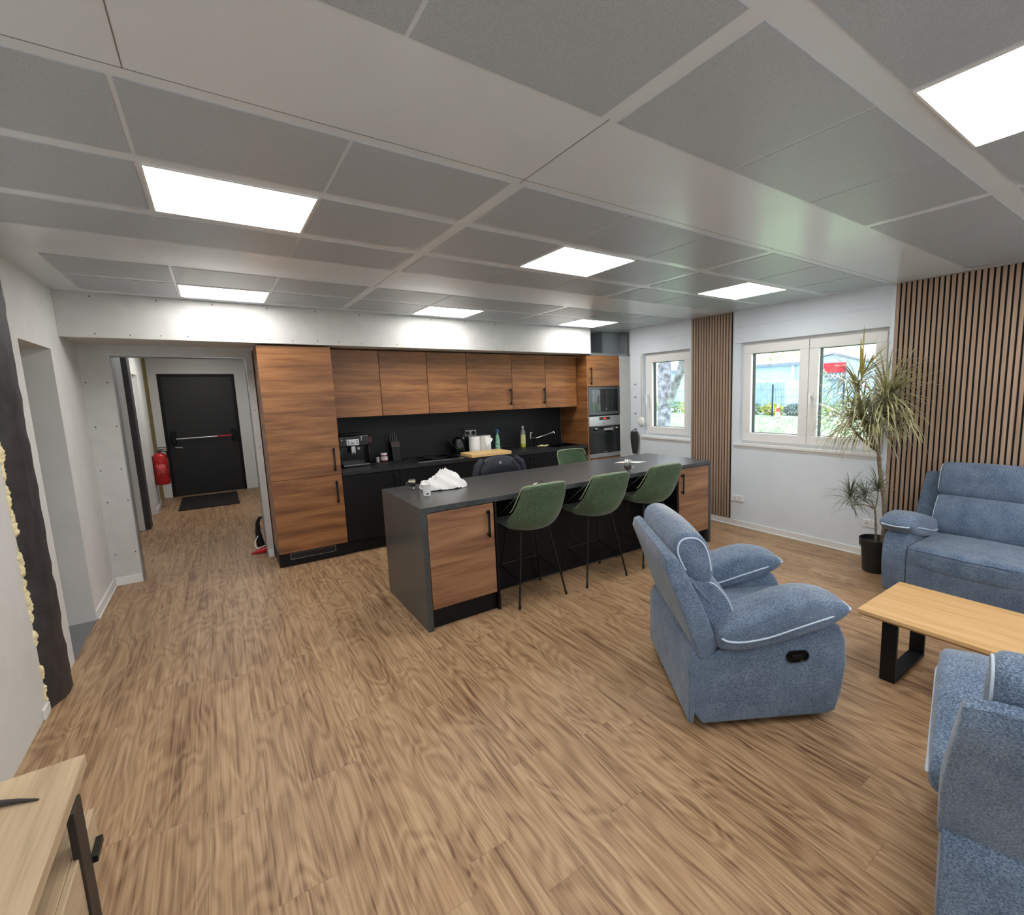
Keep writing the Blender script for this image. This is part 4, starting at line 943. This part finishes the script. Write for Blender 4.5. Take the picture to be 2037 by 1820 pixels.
# ---------------------------------------------------------------- television unit at lower left
t = thing('tv_stand', 'sand oak low TV stand with black metal legs at the lower left corner', 'tv stand', (-0.68, 1.5, 0))
a, b, c, d = -0.905, -0.478, 0.75, 2.275
obj('top', B(a, b, c, d, 0.457, 0.50), 'sand', t, bevel=0.003)
obj('cabinet_body', B(a, b-0.018, c, d-0.015, 0.10, 0.30), 'sand', t, bevel=0.002)
obj('back_board', B(a, a+0.018, c, d-0.015, 0.301, 0.4565), 'sand', t, smooth=0)
obj('divider', B(a+0.02, b-0.03, 1.50, 1.518, 0.301, 0.4565), 'sand', t, smooth=0)
for (e, f) in ((c, 1.50), (1.503, d-0.015)):
    q = obj('drawer', B(b-0.0175, b, e, f, 0.10, 0.30), 'sand', t, bevel=0.002)
    h1 = 2.225 if f > 1.6 else 1.40
    obj('handle', B(b+0.0005, b+0.018, h1-0.10, h1, 0.19, 0.215), 'blackmetal', q, bevel=0.002)
bb_ = plain('brown_black_metal', (40, 35, 32), 0.5)
for yc in (2.065, 0.95):
    obj('leg', B(b-0.012, b+0.007, yc-0.045, yc+0.05, 0.0, 0.4565), bb_, t, bevel=0.002)
    obj('leg', B(a+0.0, a+0.03, yc-0.02, yc+0.02, 0.0, 0.0995), bb_, t, bevel=0.002)
m = M(); m.tube([(-0.75, 2.17, 0.516), (-0.66, 2.135, 0.512), (-0.60, 2.11, 0.508), (-0.552, 2.086, 0.503)], [0.015, 0.011, 0.007, 0.003], 8)
tag(obj('television_foot', m, 'steeldark'), 'slim dark tapering television foot resting on the sand oak stand', 'television foot')

# ---------------------------------------------------------------- plant
t = thing('potted_dracaena', 'tall potted dracaena with spiky leaf heads between sofa and window', 'plant', (4.71, 1.80, 0))
px, py = 4.705, 1.79
pot = obj('pot', M().lathe([(0.098, 0.0), (0.10, 0.01), (0.118, 0.235), (0.134, 0.24), (0.138, 0.305), (0.13, 0.305), (0.124, 0.27)], (px, py, 0), 36), plain('black_plastic_pot', (30, 29, 29), 0.5), t)
obj('soil', M().lathe([(0.0, 0.268), (0.124, 0.27), (0.124, 0.262)], (px, py, 0), 24), 'soil', t)
def leafhead(c, n, L, droop, updir=(0, 0, 1), wd=0.0042, spread=1.0, r0=0.02, bias=None):
    m = M(); up0 = Vector(updir).normalized()
    for k in range(n):
        az = random.uniform(0, 2*pi); el = random.uniform(-0.25, 1.35) if spread >= 1 else random.uniform(1.1-spread*1.2, 1.45)
        d = Vector((cos(az)*cos(el), sin(az)*cos(el), sin(el)))
        q = Vector((0, 0, 1)).rotation_difference(up0); d = q @ d
        if bias is not None: d = (d+Vector(bias)*random.uniform(0.2, 1)).normalized()
        l = L*random.uniform(0.7, 1.15); p = Vector(c)+Vector((0, 0, random.uniform(-.04, .04))); step = l/8
        side = d.cross(Vector((0, 0, 1))); side = side.normalized() if side.length > 0.05 else Vector((1, 0, 0))
        vs = []; dr = droop*random.uniform(0.5, 1.5)
        for s in range(9):
            w_ = wd*(0.7+1.0*min(1, s/2))*(1-(s/8)**2.2)+0.0006
            nrm = side.cross(d).normalized()
            q2 = p.copy(); 
            if q2.x > 4.995: q2.x = 4.995-random.uniform(0, .004)
            vs += [q2-side*w_, q2+nrm*w_*0.35, q2+side*w_]
            p = p+d*step; d = (d+Vector((0, 0, -dr*(0.25+s*0.16)))).normalized()
        fs = []
        for s in range(8):
            fs += [(s*3, s*3+1, s*3+4, s*3+3), (s*3+1, s*3+2, s*3+5, s*3+4)]
        m.add(vs, fs)
    return m
def cane(pts, r): return M().tube(cr(pts, 14), [r*(1.0-0.35*k/13) for k in range(14)], 10)
heads = [((4.70, 2.02, 1.68), 64, 0.46, 0.42, 1.0), ((4.72, 1.78, 1.58), 84, 0.48, 0.24, 1.0), ((4.62, 1.93, 1.42), 90, 0.44, 0.36, 1.0), ((4.70, 2.07, 1.34), 84, 0.44, 0.34, 1.0), ((4.74, 1.80, 1.40), 120, 0.46, 0.42, 1.0), ((4.62, 1.86, 1.30), 110, 0.44, 0.42, 1.0)]
obj('cane', cane([(px+.02, py-.05, .26), (px+.0, py-.055, .6), (px-.01, py+0.0, .95), (px, py+.02, 1.12)], 0.022), 'bark', t)
base = (px, py+.02, 1.10)
for (c, n, L, dr, sp) in heads:
    b = obj('branch', cane([base, ((base[0]+c[0])/2, (base[1]+c[1])/2+.01, (base[2]+c[2])/2-.02), c], 0.013), 'bark', t)
    obj('leaf_head', leafhead(c, n, L, dr), 'leaf', b, smooth=60)
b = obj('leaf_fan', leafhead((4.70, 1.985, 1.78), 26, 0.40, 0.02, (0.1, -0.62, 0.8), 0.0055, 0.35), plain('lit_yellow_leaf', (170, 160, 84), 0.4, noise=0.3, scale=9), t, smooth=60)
b = obj('leaf_fan', leafhead((4.72, 1.77, 1.60), 30, 0.42, 0.03, (0.0, -0.75, 0.75), 0.006, 0.35), 'leaf', t, smooth=60)
# young plant in same pot
obj('thin_cane', M().tube([(px, py+.0, .26), (px-.01, py+.01, .50), (px-.01, py+.02, .58)], 0.009, 8), 'bark', t)
for (c, n, L) in [((4.66, 2.015, 0.68), 60, 0.22), ((4.70, 1.90, 0.66), 50, 0.20), ((4.70, 1.80, 0.76), 50, 0.22), ((4.60, 1.96, 0.60), 30, 0.18)]:
    b = obj('branch', cane([(px-.01, py+.02, .57), ((px+c[0])/2, (py+c[1])/2, (0.6+c[2])/2+.01), c], 0.006), 'bark', t)
    obj('leaf_head', leafhead(c, n, L*1.15, 0.22, wd=0.0026), 'leaf2', b, smooth=60)

# ---------------------------------------------------------------- corridor things
tag(obj('doormat', B(-0.61, 0.19, 9.76, 11.1, 0.0005, 0.012), 'mat', bevel=0.003), 'black doormat on the floor before the black exit door', 'doormat')
t = thing('fire_extinguisher', 'red fire extinguisher hanging on the wall left of the black exit door', 'fire extinguisher', (-0.745, 9.75, 0.44))
ex, ey = -0.77, 10.2
obj('cylinder', M().lathe([(0.085, 0.40), (0.092, 0.415), (0.092, 0.84), (0.075, 0.885), (0.035, 0.91)], (ex, ey, 0), 26), 'red', t)
obj('valve', M().lathe([(0.022, 0.91), (0.022, 0.95)], (ex, ey, 0), 14).box(ex-.015, ex+.11, ey-.012, ey+.012, .955, .967).box(ex-.015, ex+.10, ey-.012, ey+.012, .985, .997), 'steeldark', t)
obj('hose', T([(ex+.02, ey-.02, .94), (ex+.09, ey-.06, .93), (ex+.11, ey-.06, .80), (ex+.105, ey-.05, .5)], 0.011, 8), 'black', t)
obj('label', M().grid(lambda u, v: (ex+0.093*cos(-2.2+1.3*u), ey+0.093*sin(-2.2+1.3*u), 0.55+.18*v), 8, 3), plain('extinguisher_label', (172, 60, 60), 0.5, noise=0.5, scale=45), t, solid=0.0005)
obj('wall_bracket', B(-0.865, -0.855, ey-.03, ey+.03, 0.8, 0.86), 'steeldark', t)
t = thing('hand_vacuum', 'black upright hand vacuum with red base just inside the doorway edge', 'vacuum cleaner', (0.27, 6.4, 0))
obj('body', M().tube([(0.275, 6.40, 0.06), (0.262, 6.40, 0.15), (0.255, 6.40, 0.25), (0.262, 6.40, 0.35), (0.285, 6.40, 0.395), (0.31, 6.4, 0.40)], [0.042, 0.036, 0.026, 0.02, 0.017, 0.013], 12), 'black', t)
obj('floor_head', M().tube([(0.17, 6.36, 0.012), (0.22, 6.35, 0.022), (0.29, 6.34, 0.035), (0.335, 6.36, 0.04)], [0.006, 0.02, 0.034, 0.03], 12), 'redsoft', t)
obj('cable', T(cr([(0.25, 6.37, 0.20), (0.215, 6.36, 0.13), (0.225, 6.34, 0.075), (0.27, 6.335, 0.075), (0.32, 6.34, 0.09)], 20), 0.005, 6), 'paper', t)

# ---------------------------------------------------------------- outdoors
GZ = -0.3
def xm(name, c, rough=0.9, noise=0.1, scale=2.0): return plain(name, c, rough, noise=noise, scale=scale)
struct('ground_outside', B(5.4, 160, -60, 120, GZ-0.2, GZ), xm('short_grass_ground', (150, 176, 146), noise=0.35, scale=1.2), smooth=0)
def px_at(y30, z30, x):
    k = x/30.0; return (x, y30*k, 1.7023+(z30-1.7023)*k)
def wallx(x, ya, yb, za, zb, th=0.5):
    """box on plane x; y,z given at reference distance 30"""
    k = x/30.0; return B(x, x+th, ya*k, yb*k, 1.7023+(za-1.7023)*k, 1.7023+(zb-1.7023)*k)
t = thing('warehouse', 'long pale blue warehouse with white roof edge beyond the windows', 'building', (46, 32, GZ))
obj('wall', B(46, 49, 24.8, 43, GZ, 4.0), xm('pale_blue_cladding', (176, 206, 222), noise=0.04, scale=0.8), t, smooth=0)
obj('roof_edge', B(45.7, 49.2, 24.6, 43.2, 4.0, 4.28), xm('white_metal_edge', (226, 234, 238)), t, smooth=0)
obj('gutter', B(45.6, 46, 24.7, 43.1, 3.72, 4.0), xm('grey_gutter', (126, 142, 158)), t, smooth=0)
obj('downpipe', B(45.7, 45.95, 25.6, 25.8, GZ, 3.8), xm('white_pipe', (220, 228, 232)), t, smooth=0)
t = thing('depot_building', 'pale gabled building carrying a red and white sign beyond the big window', 'building', (50, 20, GZ))
k = 50/30
obj('wall', M().prism([(15.6*k, GZ), (15.6*k, 4.35), (14.3*k, 4.75), (12.75*k, 3.95), (10.2*k, 2.9), (10.2*k, GZ)], 50, 58, 'X'), xm('pale_grey_cladding', (176, 198, 214), noise=0.04), t, smooth=0)
obj('roof_edge', M().prism([(15.7*k, 4.35), (14.3*k, 4.78), (12.7*k, 4.0), (10.1*k, 2.95), (10.1*k, 3.1), (12.7*k, 4.2), (14.3*k, 4.98), (15.7*k, 4.5)], 49.7, 58, 'X'), xm('grey_roof_edge', (150, 150, 158)), t, smooth=0)
sg = thing('shop_sign', 'red and white sign board with dark outlined letters on the gabled building', 'sign', (49.6, 23.5, 2.9))
ya, yb = 13.56*k, 14.74*k; zt = 1.7023+(3.016-1.7023)*k; zm = 1.7023+(2.44-1.7023)*k; zb_ = 1.7023+(1.976-1.7023)*k
obj('red_panel', B(49.55, 49.995, ya, yb, zm, zt), xm('sign_red', (206, 52, 66), noise=0.03), sg, smooth=0)
obj('lower_board', B(49.6, 49.995, ya, yb, zb_, zm), xm('sign_letter_ground', (120, 134, 146), noise=0.03), sg, smooth=0)
mtx = Matrix.Translation((49.54, (ya+yb)/2, (zm+zb_)/2)) @ Matrix(((0, 0, -1, 0), (-1, 0, 0, 0), (0, 1, 0, 0), (0, 0, 0, 1)))
tm = text_mesh('lettering', 'LOXAM', 0.78, xm('sign_white', (240, 246, 248), noise=0.0), sg, mtx, 0.01)
t = thing('container', 'pale blue site container with darker fence rails in front of the warehouse', 'container', (42, 26.5, GZ))
obj('container_body', B(40, 42.5, 23.0, 27.0, GZ, 2.2), xm('container_blue', (184, 212, 228), noise=0.06, scale=1.5), t, smooth=0)
m = M()
for i in range(26): m.box(39.93, 40.0, 23.1+i*0.15, 23.16+i*0.15, GZ+.1, 2.1)
obj('corrugation', m, xm('container_rib', (160, 192, 214)), t, smooth=0)
obj('container_door', B(39.9, 39.95, 26.2, 26.95, GZ, 1.9), xm('container_door_blue', (130, 160, 200)), t, smooth=0)
t = thing('wire_fence', 'thin dark wire fence crossing the lawn before the warehouse', 'fence', (30, 22, GZ))
for y in (9.0, 13.6, 18.2, 20.9, 25.4):
    obj('post', B(30, 30.08, y, y+0.08, 0.3 if False else GZ, 1.85), xm('fence_post_dark', (40, 58, 76)), t, smooth=0)
m = M()
for z in (0.5, 1.0, 1.5): m.box(30.02, 30.04, 8, 28, z, z+0.02)
for i in range(100): m.box(30.025, 30.035, 8+0.2*i, 8.01+0.2*i, GZ, 1.6)
obj('wire_mesh', m, xm('fence_wire', (96, 128, 150)), t, smooth=0)
t = tag(obj('access_road', B(33.5, 38, -10, 60, GZ, GZ+0.02), xm('pale_asphalt', (196, 204, 208)), smooth=0), 'pale strip of road behind the lawn outside', 'road')
def blob(c, r, n, size, zs=1.0):
    m = M()
    for i in range(n):
        a, b2 = random.uniform(0, 2*pi), math.acos(random.uniform(-1, 1)); q = r*random.uniform(0.5, 1.0)**0.5
        p = Vector((c[0]+q*sin(b2)*cos(a), c[1]+q*sin(b2)*sin(a), c[2]+q*cos(b2)*zs))
        u = Vector((random.uniform(-1, 1), random.uniform(-1, 1), random.uniform(-1, 1))).normalized()*size; v = u.orthogonal().normalized()*size*0.6
        m.add([p-u-v*.2, p-v, p+u, p+v], [(0, 1, 2, 3)])
    return m
greens = [xm('bush_green_%d' % i, c, noise=0.3, scale=1.5) for i, c in enumerate([(120, 140, 96), (170, 178, 84), (112, 128, 120)])]
bush = [((31.5, 29, GZ), 1.2, 0, 'grey-green bush row seen through the small window'), ((31.5, 26.3, GZ), 1.1, 1, 'yellow-green bush beside the tree trunk in the small window'), ((32, 21.2, GZ), 0.85, 0, 'green bush at the left of the big window view'), ((32, 19.4, GZ), 0.8, 1, 'yellow-green bush between the two traffic cones'), ((32, 17.75, GZ), 0.78, 2, 'dull grey-green bush right of the cones'), ((32, 16.15, GZ), 0.75, 1, 'yellow-green bush near the centre bar of the big window'), ((32, 14.2, GZ), 1.1, 0, 'bush seen behind the dracaena in the right window pane')]
for (c, r, g, lab) in bush:
    t = thing('bush', lab, 'bush', c, 0, 'bushes by the road')
    obj('foliage', blob((c[0], c[1], GZ+r*0.45), r, 420, 0.13, 0.6), greens[g], t, smooth=0)
for (x, y, lab) in ((30.5, 18.1, 'red and white traffic cone left of the pair outside'), (30.5, 16.2, 'red and white traffic cone right of the pair outside')):
    t = thing('traffic_cone', lab, 'traffic cone', (x, y, GZ), 0, 'traffic cones')
    obj('cone', M().lathe([(0.2, GZ), (0.13, GZ+.3)], (x, y, 0), 14), xm('cone_white', (238, 238, 238), noise=0), t)
    obj('red_band', M().lathe([(0.13, GZ+.3), (0.09, GZ+.55)], (x, y, 0), 14), xm('cone_red', (196, 84, 74), noise=0), t)
    obj('top', M().lathe([(0.09, GZ+.55), (0.04, GZ+.85), (0, GZ+.86)], (x, y, 0), 14), xm('cone_white', (238, 238, 238), noise=0), t)
# trees
def tree(c, h, r, n, lab, mat, name='tree'):
    t = thing(name, lab, 'tree', c, 0, 'trees behind the buildings')
    obj('trunk', M().tube([(c[0], c[1], GZ), (c[0]+.2, c[1], GZ+h*0.6)], [0.3, 0.15], 8), 'bark', t)
    obj('foliage', blob((c[0], c[1], GZ+h*0.75), r, n, 0.22, 0.75), mat, t, smooth=0)
tg = xm('far_tree_green', (150, 160, 116), noise=0.35, scale=1)
tree((62, 35.5, GZ), 6.6, 3.0, 500, 'distant tree above the warehouse roof in the left pane', tg)
tree((72, 45.8, GZ), 7.0, 2.6, 320, 'smaller distant tree at the top left of the big window', tg)
tree((80, 38.2, GZ), 8.2, 2.6, 260, 'distant tree just above the gable peak', tg)
tree((60, 47.5, GZ), 8.2, 3.6, 700, 'distant tree behind the trunk in the small window', tg)
t = thing('tree', 'slim leafy green tree left of the sign in the right window pane', 'tree', (14, 7.08, GZ))
obj('trunk', M().tube([(14, 7.08, GZ), (14, 7.08, 1.6)], [0.03, 0.02], 8), 'bark', t)
obj('foliage', blob((14, 7.06, 1.45), 0.34, 620, 0.05, 2.3), xm('near_tree_green', (150, 178, 156), noise=0.35, scale=3), t, smooth=0)
t = thing('tree', 'grey forked tree trunk filling the small window', 'tree', (9, 8.42, GZ))
obj('trunk', M().tube(cr([(9, 8.44, GZ), (9, 8.44, 0.6), (9, 8.40, 1.4), (9, 8.40, 2.0), (9, 8.42, 3.4)], 22), [0.17+0.012*sin(k*1.7) for k in range(22)], 14), plain('grey_bark', (134, 138, 150), 0.9, noise=0.3, scale=9, bump=1.0), t)
obj('bough', M().tube(cr([(9, 8.36, 1.25), (9, 8.14, 1.62), (9, 7.98, 1.95), (9, 7.86, 2.15), (9, 7.66, 3.0)], 18), [0.11-0.001*k+0.008*sin(k*2) for k in range(18)], 12), plain('grey_bark_b', (126, 132, 138), 0.9, noise=0.3, scale=9, bump=1.0), t)
obj('foliage', blob((9.3, 8.6, 3.1), 1.1, 420, 0.06, 0.6), xm('tree_leaf', (130, 138, 110), noise=0.3, scale=6), t, smooth=0)
# lawn tufts: uncountable
m = M()
for i in range(5200):
    x = random.uniform(9, 29); y = x*random.uniform(0.40, 0.72) if random.random() < .7 else x*random.uniform(.82, 1.05); h = random.uniform(0.05, 0.22); a = random.uniform(0, pi); wd = random.uniform(.01, .035)
    ca, sa = cos(a)*wd, sin(a)*wd
    m.add([(x-ca, y-sa, GZ), (x+ca, y+sa, GZ), (x+random.uniform(-.05, .05), y+random.uniform(-.05, .05), GZ+h)], [(0, 1, 2)])
o = tag(obj('lawn_grass', m, xm('lawn_blades', (156, 184, 146), noise=0.4, scale=2), smooth=0), 'rough green lawn grass outside the windows', 'grass'); o['kind'] = 'stuff'
